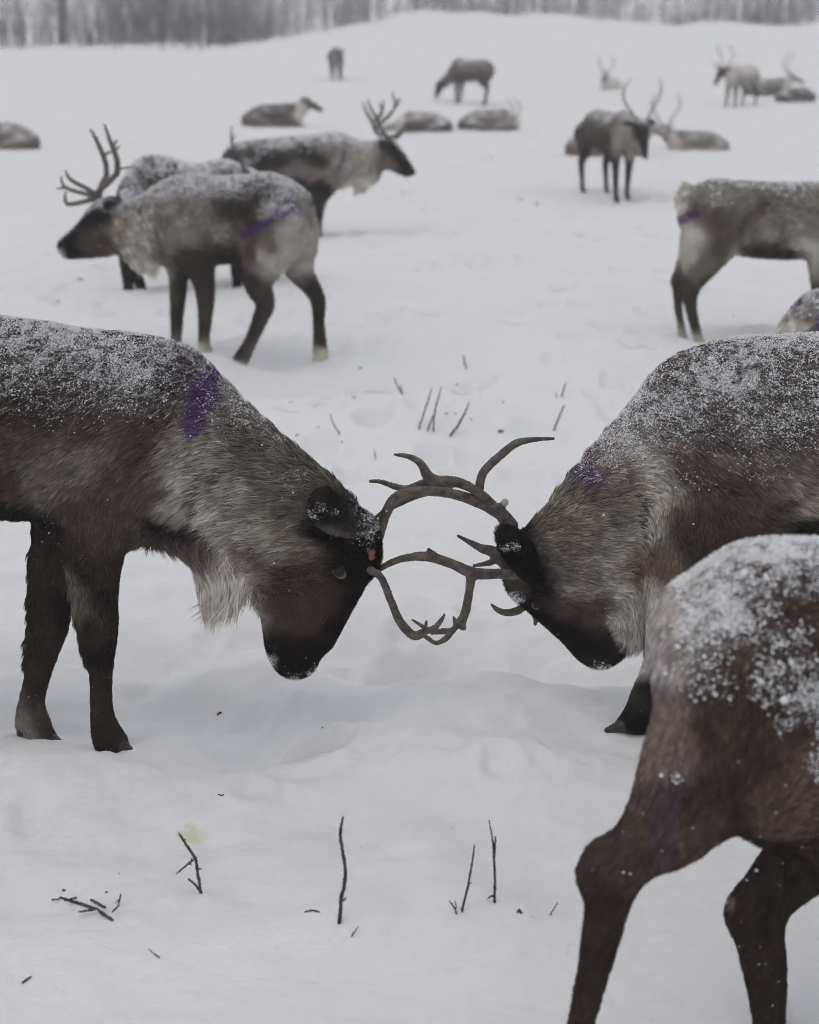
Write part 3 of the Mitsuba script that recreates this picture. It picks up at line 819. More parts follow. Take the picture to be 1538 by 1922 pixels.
Bd.mark([(1176, 912), (1182, 945), (1192, 990)], 4.5, rgb=(.015, .013, .012), strength=.9)
Bd.mark([(1190, 915), (1196, 950)], 3.5, rgb=(.02, .017, .016), strength=.8)
Bd.frost(1125, 1250, 26, .45)
Bd.frost(965, 1115, 20, .8)
Bd.frost(1100, 860, 50, .55)
Bd.frost(1160, 800, 60, .5)
Bd.frost(1400, 820, 70, .25)
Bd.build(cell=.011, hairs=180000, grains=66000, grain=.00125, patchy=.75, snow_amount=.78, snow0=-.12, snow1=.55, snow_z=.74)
E = Bd.sub('ear')
E.limb([(998, 1084, 16, -.10), (985, 1052, 29, -.145), (963, 1020, 30, -.17), (949, 1003, 21, -.18), (946, 996, 12, -.18)], ys=.5, fur=.017, k=.01, lift=.6)
E.col((.013, .011, .011), (960, 1010), (980, 1045), (995, 1075))
E.col((.05, .045, .04), (955, 1050), (965, 1060))
E.frost(945, 988, 11, .5)
E.frost(962, 985, 11, .5)
E.frost(938, 1020, 9, .35)
E.build(cell=.006, hairs=6000, width=.0008, grains=190, grain=.0010, snow0=2, snow1=3)
Bd.eye(1006, 1137, 6.5, ang=.9, out=.2)
Bd.hoof([(1170, 1362, 13), (1140, 1371, 6)], -.08)
Bd.antler([[(962, 1000, 13, .08), (940, 968, 13, .05), (915, 938, 12.5, -.02), (885, 916, 12, -.04), (855, 905, 14, -.02), (820, 905, 17, .0), (803, 893, 14, .0), (790, 870, 10, .0), (768, 857, 7, .0), (741, 853, 4, .01)],
           [(840, 908, 17, -.01), (800, 908, 13, .01), (765, 917, 9, .02), (738, 912, 8, .02), (715, 904, 6, .02), (695, 903, 4, .02)],
           [(830, 915, 12, .02), (780, 932, 8, .05), (735, 952, 8, .06), (702, 973, 4, .06)]])
Bd.antler([[(972, 1080, 13, -.05), (935, 1077, 13, -.07), (890, 1076, 15, -.09), (850, 1059, 12.5, -.09), (805, 1045, 13, -.09), (765, 1047, 10, -.09), (735, 1056, 9, -.09), (706, 1072, 7, -.10)],
           [(812, 1040, 9, -.09), (805, 1031, 5, -.09)],
           [(885, 1080, 13, -.09), (881, 1110, 11, -.09), (875, 1145, 11.5, -.08), (866, 1170, 12, -.07), (870, 1178, 8, -.07)],
           [(865, 1165, 10, -.07), (850, 1183, 8, -.05), (832, 1185, 8, -.04), (812, 1187, 7, -.03)],
           [(855, 1168, 6, -.06), (852, 1158, 3.5, -.05)],
           [(850, 1183, 7, -.05), (838, 1198, 8, -.06), (820, 1207, 6, -.06), (803, 1198, 6, -.06), (790, 1190, 5, -.06)]])
Bd.antler([[(958, 1070, 16, .02), (938, 1045, 17, .02), (922, 1034, 14, .02), (905, 1030, 11, .02), (885, 1019, 8, .02), (860, 1006, 4, .02)],
           [(948, 1010, 12, .03), (940, 1030, 12, .03), (930, 1040, 9, .02)],
           [(935, 1045, 12, .02), (920, 1056, 8, .02), (890, 1062, 4, .03)]], part='brow_tine')
Bd.antler([[(988, 1135, 10, .03), (970, 1147, 11, .03), (950, 1150, 9, .03), (935, 1145, 7, .03), (923, 1135, 3.5, .03)],
           [(1004, 1150, 9, .03), (1007, 1162, 8, .03), (1005, 1172, 4.5, .03)]], part='brow_tine')

# ---- foreground rump, facing right
Cd = Deer('reindeer_002', Frame(.75, 2.78, 0), 'brown reindeer in the right foreground, only its snow-capped hindquarters in view')
Cd.limb([(2150, 1250, 200), (1850, 1290, 265), (1600, 1300, 295), (1480, 1230, 205), (1418, 1205, 172)], ys=.72, fur=.03, k=.10)
Cd.limb([(1440, 1150, 125), (1362, 1190, 105)], ys=.9, fur=.03, k=.08)
Cd.limb([(1640, 1390, 270), (1540, 1360, 250)], ys=.70, fur=.03, k=.1)
Cd.limb([(1372, 1300, 145), (1345, 1420, 125), (1275, 1540, 82), (1200, 1600, 58), (1152, 1635, 48)], lat=-.10, ys=.72, fur=.018, k=.09, lift=.25)
Cd.limb([(1152, 1635, 46), (1140, 1700, 46), (1120, 1800, 37), (1096, 1900, 31), (1080, 1985, 29), (1095, 2020, 34), (1150, 2050, 16)], lat=-.10, ys=.75, fur=.012, k=.05, lift=.2)
Cd.limb([(1135, 1606, 26), (1122, 1640, 30)], lat=-.10, ys=.7, fur=.01, k=.05)
Cd.limb([(1290, 1440, 70), (1250, 1530, 60)], lat=-.09, ys=.7, fur=.02, k=.08)
Cd.limb([(1600, 1440, 150), (1520, 1590, 86), (1460, 1660, 64), (1415, 1712, 46)], lat=.11, ys=.75, fur=.016, k=.07, lift=.2)
Cd.limb([(1415, 1712, 47), (1432, 1790, 48), (1442, 1880, 38), (1446, 1950, 32), (1450, 1990, 34), (1490, 2010, 16)], lat=.11, ys=.75, fur=.012, k=.05, lift=.2)
for sd in (-1, 1):
    Cd.limb([(2130, 1350, 160), (2120, 1550, 90), (2110, 1750, 45), (2105, 1950, 36), (2140, 2020, 20)], lat=.10 * sd, ys=.75, fur=.02, k=.06)
Cd.limb([(2250, 1130, 120), (2450, 1000, 95)], ys=.7, fur=.04, k=.1)
Cd.limb([(2450, 1000, 80), (2600, 1080, 50)], ys=.7, fur=.02, k=.06)
Cd.limb([(1282, 1130, 26), (1258, 1180, 22), (1256, 1230, 12)], ys=.9, fur=.03, k=.05)
Cd.col((.055, .040, .034), (1400, 1250), (1300, 1300), (1300, 1400), (1380, 1350), (1350, 1200), (1450, 1150), (1538, 1150), (1500, 1250), (1330, 1460), (1700, 1200), (1290, 1230))
Cd.col((.088, .066, .056), (1480, 1400), (1538, 1450), (1450, 1480), (1538, 1350), (1650, 1400), (1400, 1420), (1900, 1400))
Cd.col((.034, .026, .023), (1420, 1540), (1480, 1560), (1538, 1590), (1350, 1520), (1700, 1620), (1318, 1390))
Cd.col((.07, .054, .047), (1230, 1560), (1290, 1500), (1200, 1610), (1260, 1580), (1320, 1570))
Cd.col((.040, .031, .027), (1140, 1640), (1120, 1700), (1160, 1690), (1100, 1800), (1130, 1800), (1080, 1920), (1120, 1640), (1420, 1760), (1460, 1700), (1450, 1850), (1400, 1720), (1480, 1640), (1440, 1950), (2110, 1800))
Cd.col((.30, .28, .26), (1238, 1130), (1240, 1200), (1250, 1090))
Cd.col((.15, .12, .11), (1234, 1290), (1232, 1350))
Cd.mark([(1236, 1400), (1228, 1470), (1232, 1540)], 26, rgb=(.08, .05, .09), strength=.4)
Cd.mark([(1236, 1160), (1234, 1210)], 18, rgb=(.32, .27, .34), strength=.4)
Cd.mark([(1388, 1716), (1390, 1742)], 13, rgb=(.24, .21, .19), strength=.85)
Cd.frost(1246, 1385, 10, .7)
Cd.frost(1490, 1230, 60, .3)
Cd.frost(1430, 1270, 30, .12)
Cd.frost(1525, 1270, 50, .35)
Cd.frost(1440, 1180, 100, .16)
Cd.frost(1300, 1190, 70, .12)
Cd.frost(1525, 1340, 60, .25)
Cd.build(cell=.011, hairs=150000, width=.0012, grains=34000, grain=.0016, snow0=.55, snow1=1.0, snow_z=.78, snow_amount=1.0, body_snow=.5, patchy=.6)

# ---- the middle distance: grazing and standing animals in profile
Dd = Deer('reindeer_003', Frame(*flat(455, 682), 163), 'pale grey antlered reindeer facing left in the middle distance, purple ring painted on its rump')
Dd.limb([(522, 408, 74), (490, 410, 80), (400, 415, 83), (335, 418, 80)], ys=.80, fur=.03, k=.05, flow=-1)
Dd.limb([(350, 385, 55), (380, 385, 50)], ys=.6, fur=.03, k=.06)
Dd.limb([(500, 382, 56), (536, 402, 48)], ys=.85, fur=.03, k=.05)
Dd.limb([(225, 430, 48), (275, 430, 62), (330, 425, 78)], ys=.62, fur=.04, k=.05)
Dd.limb([(124, 463, 20), (160, 440, 27), (195, 412, 36), (215, 425, 42)], ys=.62, fur=.012, k=.04, lift=.2)
Dd.limb([(135, 472, 17), (190, 450, 36)], ys=.62, fur=.012, k=.04, lift=.2)
Dd.limb([(260, 460, 46), (275, 485, 28), (282, 500, 16)], ys=.5, fur=.08, k=.04, lift=.12, shrink=.1)
Dd.limb([(355, 450, 55), (378, 510, 28), (386, 555, 20), (385, 600, 15), (383, 640, 13), (384, 660, 16), (376, 668, 11)], lat=-.11, ys=.8, fur=.012, k=.04)
Dd.limb([(340, 450, 55), (336, 510, 24), (334, 555, 18), (332, 600, 14), (331, 640, 12), (328, 655, 13)], lat=.11, ys=.8, fur=.012, k=.04)
Dd.limb([(520, 440, 62), (484, 520, 33), (498, 566, 21), (492, 590, 18), (471, 640, 14), (452, 676, 17), (442, 693, 13)], lat=-.11, ys=.75, fur=.014, k=.05)
Dd.limb([(550, 440, 55), (560, 500, 31), (583, 536, 20), (597, 562, 17), (599, 610, 13), (602, 668, 17), (596, 688, 15)], lat=.11, ys=.75, fur=.014, k=.05)
Dd.limb([(572, 378, 12), (568, 420, 10)], ys=1, fur=.03, k=.03)
ear_bones(Dd, [(200, 385, 12), (215, 378, 12), (228, 376, 5)], -.08)
ear_bones(Dd, [(196, 378, 12), (210, 370, 10)], .08)
Dd.col((.16, .145, .13), (330, 400), (400, 390), (350, 450), (440, 430), (390, 440))
Dd.col((.040, .032, .028), (480, 390), (450, 470), (400, 485), (500, 410), (370, 480), (420, 490), (470, 380), (455, 375), (510, 385), (395, 470), (440, 490))
Dd.col((.075, .056, .048), (495, 440), (475, 430), (500, 470))
Dd.col((.12, .105, .095), (320, 470), (540, 450), (520, 400), (470, 440))
Dd.col((.30, .28, .255), (265, 420), (290, 400), (245, 450), (280, 470), (565, 440), (540, 480), (560, 480), (520, 470))
Dd.col((.42, .40, .37), (280, 500), (265, 490))
Dd.col((.20, .17, .145), (225, 440), (235, 420))
Dd.col((.014, .012, .012), (160, 410), (130, 450), (190, 390), (115, 475), (145, 475), (205, 385), (175, 405))
Dd.col((.055, .043, .037), (185, 440), (165, 450), (205, 450))
Dd.col((.036, .029, .026), (335, 530), (385, 530), (490, 560), (590, 550), (333, 600), (385, 610), (480, 600), (598, 610), (460, 650), (600, 640), (485, 520))
Dd.col((.42, .41, .33), (445, 690), (598, 685), (384, 665), (455, 680), (604, 672), (592, 690), (376, 668))
Dd.mark([(540, 376), (555, 370), (568, 384), (556, 396), (541, 388)], 5.5, rgb=(.10, .055, .17), strength=.95)
Dd.mark([(475, 428), (515, 417), (545, 400)], 6.5, rgb=(.08, .045, .14), strength=.95)
Dd.mark([(281, 380), (277, 395)], 6, strength=.6)
Dd.frost(118, 476, 14, .5)
Dd.build(cell=.017, hairs=42000, width=.0021, grains=16000, grain=.0021, snow0=.3, snow1=1.0, snow_z=.62, body_snow=.8, patchy=.5)
Dd.twig_antler([[(*Dd.loc((182, 372, 1, -.05))[0], .02), (*Dd.loc((182, 362, 1, -.06))[0], .019), (*Dd.loc((200, 345, 1, -.10))[0], .017), (*Dd.loc((220, 325, 1, -.14))[0], .018), (*Dd.loc((219, 295, 1, -.16))[0], .016), (*Dd.loc((208, 268, 1, -.14))[0], .013), (*Dd.loc((196, 233, 1, -.1))[0], .006)],
                [(*Dd.loc((219, 318, 1, -.14))[0], .009), (*Dd.loc((230, 316, 1, -.2))[0], .007), (*Dd.loc((252, 312, 1, -.24))[0], .004)],
                [(*Dd.loc((212, 275, 1, -.15))[0], .009), (*Dd.loc((220, 262, 1, -.17))[0], .004)], [(*Dd.loc((215, 282, 1, -.15))[0], .009), (*Dd.loc((225, 274, 1, -.2))[0], .004)],
                [(*Dd.loc((182, 366, 1, -.05))[0], .017), (*Dd.loc((160, 352, 1, -.07))[0], .013), (*Dd.loc((140, 342, 1, -.09))[0], .012), (*Dd.loc((128, 332, 1, -.1))[0], .010), (*Dd.loc((123, 319, 1, -.1))[0], .005)],
                [(*Dd.loc((180, 372, 1, -.04))[0], .016), (*Dd.loc((150, 380, 1, -.02))[0], .014), (*Dd.loc((126, 383, 1, .0))[0], .012), (*Dd.loc((122, 368, 1, .0))[0], .008), (*Dd.loc((124, 358, 1, .0))[0], .004)]])
Dd.twig_antler([[(*Dd.loc((184, 372, 1, .05))[0], .02), (*Dd.loc((190, 350, 1, .06))[0], .018), (*Dd.loc((201, 325, 1, .10))[0], .016), (*Dd.loc((195, 295, 1, .12))[0], .015), (*Dd.loc((182, 265, 1, .10))[0], .012), (*Dd.loc((170, 242, 1, .07))[0], .006)],
                [(*Dd.loc((197, 290, 1, .12))[0], .009), (*Dd.loc((210, 283, 1, .10))[0], .006), (*Dd.loc((217, 281, 1, .05))[0], .004)],
                [(*Dd.loc((182, 265, 1, .10))[0], .008), (*Dd.loc((183, 257, 1, .10))[0], .004)],
                [(*Dd.loc((182, 370, 1, .04))[0], .016), (*Dd.loc((158, 363, 1, .06))[0], .013), (*Dd.loc((130, 355, 1, .08))[0], .012), (*Dd.loc((117, 345, 1, .1))[0], .009), (*Dd.loc((115, 330, 1, .1))[0], .004)],
                [(*Dd.loc((122, 352, 1, .08))[0], .009), (*Dd.loc((106, 354, 1, .1))[0], .004)]])

Ed = Deer('reindeer_004', Frame(*flat(330, 556), 12), 'dark reindeer with snowy back mostly hidden behind the pale grey antlered one')
Ed.limb([(480, 400, 70), (430, 385, 76), (360, 390, 82), (300, 372, 78)], ys=.80, fur=.03, k=.05)
Ed.limb([(415, 350, 50), (440, 360, 45)], ys=.6, fur=.03, k=.06)
Ed.limb([(290, 350, 58), (262, 370, 40)], ys=.85, fur=.03, k=.05)
Ed.limb([(540, 440, 40), (490, 410, 58), (440, 395, 70)], ys=.62, fur=.035, k=.05)
Ed.limb([(575, 490, 16), (550, 460, 32), (535, 440, 38)], ys=.62, fur=.012, k=.04)
for la, dx in ((-.1, 0), (.1, 28)):
    Ed.limb([(275, 400, 55), (250, 450, 28), (238, 490, 16), (240, 525, 12), (244, 560, 11)][0:5] if la < 0 else [(290, 400, 50), (270, 450, 26), (252, 495, 15), (262, 530, 12), (268, 552, 11)], lat=la, ys=.75, fur=.012, k=.04)
    Ed.limb([(450, 420, 50), (445, 470, 20), (445, 520, 12), (446, 556, 11)], lat=la, ys=.75, fur=.012, k=.04)
Ed.col((.022, .019, .018), (300, 400), (350, 340), (400, 400), (330, 420), (250, 430), (420, 340), (440, 400), (250, 500), (480, 420))
Ed.col((.05, .04, .036), (245, 380), (260, 350), (280, 420), (240, 460))
Ed.col((.014, .012, .012), (560, 470), (240, 550), (265, 540), (445, 540))
Ed.mark([(247, 345), (247, 360)], 8, rgb=(.2, .14, .28), strength=.6)
Ed.build(cell=.02, hairs=16000, width=.0028, grains=7000, grain=.004, snow0=.2, snow1=.8, snow_z=.6, body_snow=.75)
Ed.twig_antler([[(*Ed.loc((545, 430, 1, -.05))[0], .016), (*Ed.loc((500, 380, 1, -.1))[0], .016), (*Ed.loc((462, 320, 1, -.14))[0], .014), (*Ed.loc((444, 290, 1, -.15))[0], .012), (*Ed.loc((434, 262, 1, -.15))[0], .009), (*Ed.loc((436, 238, 1, -.12))[0], .005)],
                [(*Ed.loc((436, 262, 1, -.15))[0], .007), (*Ed.loc((444, 252, 1, -.16))[0], .004)]])

Gd = Deer('reindeer_005', Frame(*flat(600, 446), 4), 'brown reindeer facing right behind the pale grey one, purple collar stripe and many-pointed antlers')
Gd.limb([(630, 300, 52), (560, 308, 54), (500, 312, 52), (460, 310, 46)], ys=.80, fur=.03, k=.05)
Gd.limb([(618, 285, 34), (600, 290, 34)], ys=.6, fur=.03, k=.05)
Gd.limb([(718, 285, 26), (690, 300, 36), (640, 306, 47)], ys=.62, fur=.04, k=.05)
Gd.limb([(772, 322, 10), (748, 298, 17), (727, 275, 19)], ys=.62, fur=.012, k=.03)
Gd.limb([(762, 326, 8), (728, 300, 18)], ys=.62, fur=.012, k=.03)
Gd.limb([(690, 325, 26), (680, 345, 16), (672, 355, 9)], ys=.5, fur=.07, k=.04, lift=.12, shrink=.1)
Gd.limb([(610, 330, 36), (600, 370, 18), (598, 400, 11), (597, 425, 9), (598, 445, 9)], lat=-.1, ys=.8, fur=.012, k=.04)
Gd.limb([(615, 330, 34), (600, 370, 15), (594, 400, 9), (595, 425, 8), (597, 440, 8)], lat=.08, ys=.8, fur=.012, k=.04)
for la, dx in ((-.1, 0), (.1, 14)):
    Gd.limb([(470 + dx, 330, 38), (465 + dx, 370, 20), (452 + dx, 392, 12), (455 + dx, 425, 9), (458 + dx, 444, 9)], lat=la, ys=.75, fur=.012, k=.04)
ear_bones(Gd, [(722, 266, 8), (708, 262, 7), (702, 262, 4)], -.08)
ear_bones(Gd, [(728, 264, 8), (716, 256, 6)], .08)
Gd.col((.032, .027, .024), (480, 285), (540, 275), (580, 280), (450, 300), (520, 300), (600, 300))
Gd.col((.16, .14, .125), (560, 315), (610, 270), (530, 325), (620, 320), (590, 320))
Gd.col((.27, .25, .225), (680, 290), (660, 310), (690, 310), (640, 300), (700, 285))
Gd.col((.42, .40, .36), (685, 345), (672, 355))
Gd.col((.018, .016, .015), (745, 290), (770, 322), (600, 350), (598, 420), (725, 265), (760, 305), (560, 345), (460, 400))
Gd.col((.11, .09, .078), (725, 300), (735, 310))
Gd.mark([(650, 268), (645, 290), (637, 312)], 5, strength=.75)
Gd.mark([(432, 295), (430, 305)], 8, rgb=(.2, .14, .28), strength=.6)
Gd.build(cell=.02, hairs=16000, width=.0032, grains=5000, grain=.0045, snow0=.3, snow1=.9, snow_z=.6, body_snow=.5)
for la in (-.06, .08):
    o = 0 if la < 0 else -9
    h = 0 if la < 0 else 6
    Gd.twig_antler([[(*Gd.loc((732, 262, 1, la))[0], .022), (*Gd.loc((716 + o, 243 + h, 1, la * 2))[0], .018), (*Gd.loc((708 + o, 222 + h, 1, la * 3))[0], .017), (*Gd.loc((697 + o, 205 + h, 1, la * 3))[0], .013), (*Gd.loc((690 + o, 186 + h, 1, la * 2.5))[0], .006)],
                    [(*Gd.loc((708 + o, 225 + h, 1, la * 3))[0], .014), (*Gd.loc((718, 205 + h, 1, la * 3))[0], .012), (*Gd.loc((720 + o, 186 + h, 1, la * 3))[0], .006)],
                    [(*Gd.loc((714 + o, 232 + h, 1, la * 2))[0], .014), (*Gd.loc((733 + o, 215 + h, 1, la * 2))[0], .012), (*Gd.loc((742, 195 + h, 1, la * 2))[0], .010), (*Gd.loc((737, 171 + h, 1, la * 1.5))[0], .005)],
                    [(*Gd.loc((741, 198 + h, 1, la * 2))[0], .009), (*Gd.loc((752, 182 + h, 1, la * 2))[0], .005)],
                    [(*Gd.loc((730, 258, 1, la))[0], .016), (*Gd.loc((746, 252 + h, 1, la))[0], .013), (*Gd.loc((757, 240 + h, 1, la))[0], .010), (*Gd.loc((762, 232 + h, 1, la))[0], .005)]])

Hd = Deer('reindeer_006', Frame(*flat(1400, 644), -3), 'pale grey-brown reindeer with short white tail standing at the right edge')
Hd.limb([(1640, 425, 78), (1560, 415, 74), (1450, 414, 73), (1380, 408, 70), (1345, 405, 67)], ys=.80, fur=.03, k=.05)
Hd.limb([(1345, 385, 46), (1318, 398, 46)], ys=.85, fur=.03, k=.05)
Hd.limb([(1345, 430, 62), (1322, 480, 42), (1303, 520, 26), (1293, 545, 18)], lat=-.1, ys=.75, fur=.016, k=.05)
Hd.limb([(1293, 535, 18), (1298, 580, 13), (1306, 615, 11), (1313, 640, 11), (1322, 650, 8)], lat=-.1, ys=.75, fur=.012, k=.04)
Hd.limb([(1335, 430, 58), (1308, 480, 36), (1285, 510, 21), (1276, 528, 16)], lat=.1, ys=.75, fur=.016, k=.05)
Hd.limb([(1275, 525, 13), (1273, 570, 10), (1278, 605, 9), (1282, 632, 10), (1290, 643, 7)], lat=.1, ys=.75, fur=.012, k=.04)
for la, dx in ((-.1, 0), (.1, 26)):
    Hd.limb([(1560 + dx, 440, 50), (1540 + dx, 500, 24), (1540 + dx, 560, 16), (1540 + dx, 620, 12), (1544 + dx, 648, 12)], lat=la, ys=.75, fur=.014, k=.05)
Hd.limb([(1720, 430, 45), (1680, 400, 55), (1620, 400, 62)], ys=.6, fur=.035, k=.05)
Hd.limb([(1790, 470, 18), (1730, 425, 36)], ys=.6, fur=.012, k=.04)
Hd.limb([(1288, 352, 12), (1276, 370, 10), (1270, 382, 6)], ys=.8, fur=.03, k=.03, lift=.5, shrink=.1)
Hd.col((.16, .148, .13), (1400, 370), (1500, 380), (1350, 360), (1450, 400), (1320, 350), (1560, 380), (1640, 420))
Hd.col((.085, .07, .06), (1340, 410), (1380, 430), (1310, 390), (1340, 470), (1420, 385), (1350, 440))
Hd.col((.20, .185, .165), (1440, 430), (1520, 420), (1400, 450))
Hd.col((.45, .43, .40), (1262, 378), (1268, 388), (1274, 370))
Hd.col((.36, .34, .31), (1262, 380), (1290, 440), (1285, 470), (1500, 455), (1530, 465), (1380, 475), (1266, 360))
Hd.col((.034, .026, .023), (1420, 468), (1450, 475), (1480, 475), (1400, 458))
Hd.col((.12, .095, .08), (1440, 495), (1470, 492))
Hd.col((.05, .043, .036), (1280, 560), (1300, 600), (1275, 530), (1320, 520), (1300, 560), (1540, 560), (1740, 430))
Hd.col((.13, .12, .10), (1305, 510), (1320, 490))
Hd.col((.33, .32, .25), (1285, 635), (1312, 643))
Hd.mark([(1277, 410), (1285, 400), (1300, 395)], 8, strength=.8)
Hd.mark([(1290, 370)], 10, rgb=(.16, .12, .2), strength=.4)
Hd.build(cell=.018, hairs=26000, width=.0024, grains=2500, grain=.0035, snow0=.5, snow1=1.2, snow_z=.7, body_snow=.35)

# lying at the right edge, behind the right fighter
Id = Deer('reindeer_007', Frame(*flat(1560, 745), 0), 'resting reindeer at the right edge, its rump just above the right fighter')
Id.limb([(1680, 650, 90), (1600, 640, 95), (1550, 635, 88)], ys=.9, fur=.03, k=.05)
Id.limb([(1545, 620, 74), (1512, 640, 54)], ys=.95, fur=.03, k=.05)
Id.limb([(1560, 710, 50), (1640, 735, 40)], lat=-.15, ys=.8, fur=.02, k=.05)
Id.limb([(1740, 600, 40), (1660, 630, 70)], ys=.65, fur=.035, k=.05)
Id.limb([(1790, 610, 16), (1745, 590, 34)], ys=.65, fur=.012, k=.04)
Id.col((.38, .36, .33), (1470, 620), (1480, 660), (1500, 600))
Id.col((.16, .14, .125), (1500, 640), (1520, 580), (1505, 590))
Id.col((.05, .04, .036), (1535, 610), (1560, 640), (1650, 650), (1540, 570))
Id.mark([(1490, 572), (1500, 566)], 8, rgb=(.14, .08, .22), strength=.7)
Id.mark([(1528, 585), (1526, 605)], 7, rgb=(.10, .05, .18), strength=.7)
Id.build(cell=.018, hairs=14000, width=.0022, grains=2500, grain=.003, snow0=.3, snow1=1.0, snow_z=.3, body_snow=.4)


# ---- distant animals, built in their own metres and set on the snow
def antlers_m(d, head, S=1.0, yaw=0.0, fork=True, wide=.16, r=.012):
    """A pair of antlers on a head at (u, v, z): beams rising outwards, leaning back then forward."""
    for sd in (-1, 1):
        def q(a, b, c, rr):
            b *= sd
            ca, sa = math.cos(yaw), math.sin(yaw)
            return (head[0] + S * (a * ca - b * sa), head[1] + S * (a * sa + b * ca), head[2] + S * c, rr)
        ch = [[q(-.02, .05, 0, r * 1.2), q(-.12, .12, .12, r), q(-.15, wide + .06, .27, r), q(-.06, wide + .08, .42, r * .8), q(.03, wide + .02, .54, r * .4)]]
        if fork:
            ch += [[q(0, .05, .02, r * .8), q(.12, .07, .08, r * .7), q(.2, .08, .16, r * .35)], [q(-.14, wide + .05, .27, r * .7), q(-.24, wide + .06, .36, r * .35)],
                   [q(-.07, wide + .08, .41, r * .6), q(-.16, wide + .05, .52, r * .3)]]
        d.twig_antler(ch, 7, 5)


def standing(key, label, px, py, deg, S=1.0, head='level', pal=(GRY, DKB, PAL, BLK), antl=0, legs=None, yaw=0.0, haze_snow=.5, group=None, asize=1.0):
    g = on_ground(px, py)
    d = Deer(key, Frame(g[0], g[1], deg, g[2] - .02), label, group)
    m = lambda *Q: [tuple(S * c for c in q) for q in Q]
    L = lambda pts, **kw: d.limb(m(*pts), px=False, **kw)
    L([(.34, 0, .72, .20), (.1, 0, .70, .24), (-.2, 0, .72, .235), (-.38, 0, .76, .20)], ys=.85, fur=.02, k=.06)
    L([(.30, 0, .84, .14), (.2, 0, .83, .12)], ys=.6, fur=.02, k=.06)
    hp = {'level': (.78, 0, .98), 'up': (.66, 0, 1.08), 'graze': (.88, 0, .36), 'low': (.80, 0, .80)}[head]
    ns = {'level': (.29, -.20), 'up': (.27, -.16), 'graze': (.10, -.24), 'low': (.16, -.27)}[head]
    cy, sy = math.cos(yaw), math.sin(yaw)
    nx = lambda t: (hp[0] + ns[0] * t * cy, ns[0] * t * sy, hp[2] + ns[1] * t)
    L([(*hp, .10), (.56, 0, (hp[2] + .78) / 2, .15), (.34, 0, .78, .19)], ys=.65, fur=.02, k=.06)
    L([(*nx(1.0), .045), (*nx(.5), .075), (*hp, .10)], ys=.7, fur=.01, k=.04)
    if head != 'graze':
        L([(.52, 0, hp[2] - .28, .10), (.50, 0, .56, .045)], ys=.5, fur=.03, k=.05)
    for sd in (-1, 1):
        L([(hp[0] - .05, sd * .07, hp[2] + .06, .035), (hp[0] - .10, sd * .15, hp[2] + .07, .04), (hp[0] - .12, sd * .21, hp[2] + .06, .016)], fur=.005, k=.02)
    legs = legs or [(.32, .0, -1), (.30, .08, 1), (-.42, -.05, -1), (-.38, .1, 1)]
    for i, (u, dx, sd) in enumerate(legs):
        if i < 2:
            L([(u, sd * .10, .60, .12), (u + dx * .3, sd * .10, .42, .062), (u + dx * .7, sd * .10, .24, .045), (u + dx, sd * .10, .07, .036), (u + dx + .03, sd * .10, .02, .045)], ys=.8, fur=.01, k=.05)
        else:
            L([(u, sd * .10, .66, .16), (u + .05 + dx * .3, sd * .11, .48, .085), (u - .07 + dx * .8, sd * .11, .36, .052), (u - .04 + dx, sd * .11, .18, .038), (u - .02 + dx, sd * .11, .06, .036), (u + .02 + dx, sd * .11, .02, .045)], ys=.8, fur=.01, k=.05)
    L([(-.57, 0, .82, .05), (-.61, 0, .72, .04)], fur=.02, k=.03)
    top, flank, pale, dark = pal
    c = lambda rgb, *Q: d.col(rgb, *[(S * a, S * b) for a, b in Q], px=False)
    c(top, (.3, .92), (0, .9), (-.3, .93), (.1, .8), (-.2, .78))
    c(flank, (.1, .6), (-.2, .58), (.3, .62), (-.45, .7))
    c(pale, (.5, .72), (.56, .9), (.5, .58), (-.6, .75), ((hp[0] + .4) / 2, (hp[2] + .8) / 2))
    c(dark, (hp[0] + ns[0] * .9, hp[2] + ns[1] * .9), (hp[0] + ns[0] * .5, hp[2] + ns[1] * .5), (hp[0], hp[2] + .05))
    c(dark, *[(u + dx * .6, zz) for u, dx, _ in legs for zz in (.05, .2, .36)])
    d.build(cell=.022 * S, hairs=0, snow0=.25, snow1=.9, snow_z=.6 * S, body_snow=haze_snow)
    if antl:
        antlers_m(d, [S * hp[0], 0, S * (hp[2] + .07)], S * asize, yaw, antl > 1)
    return d


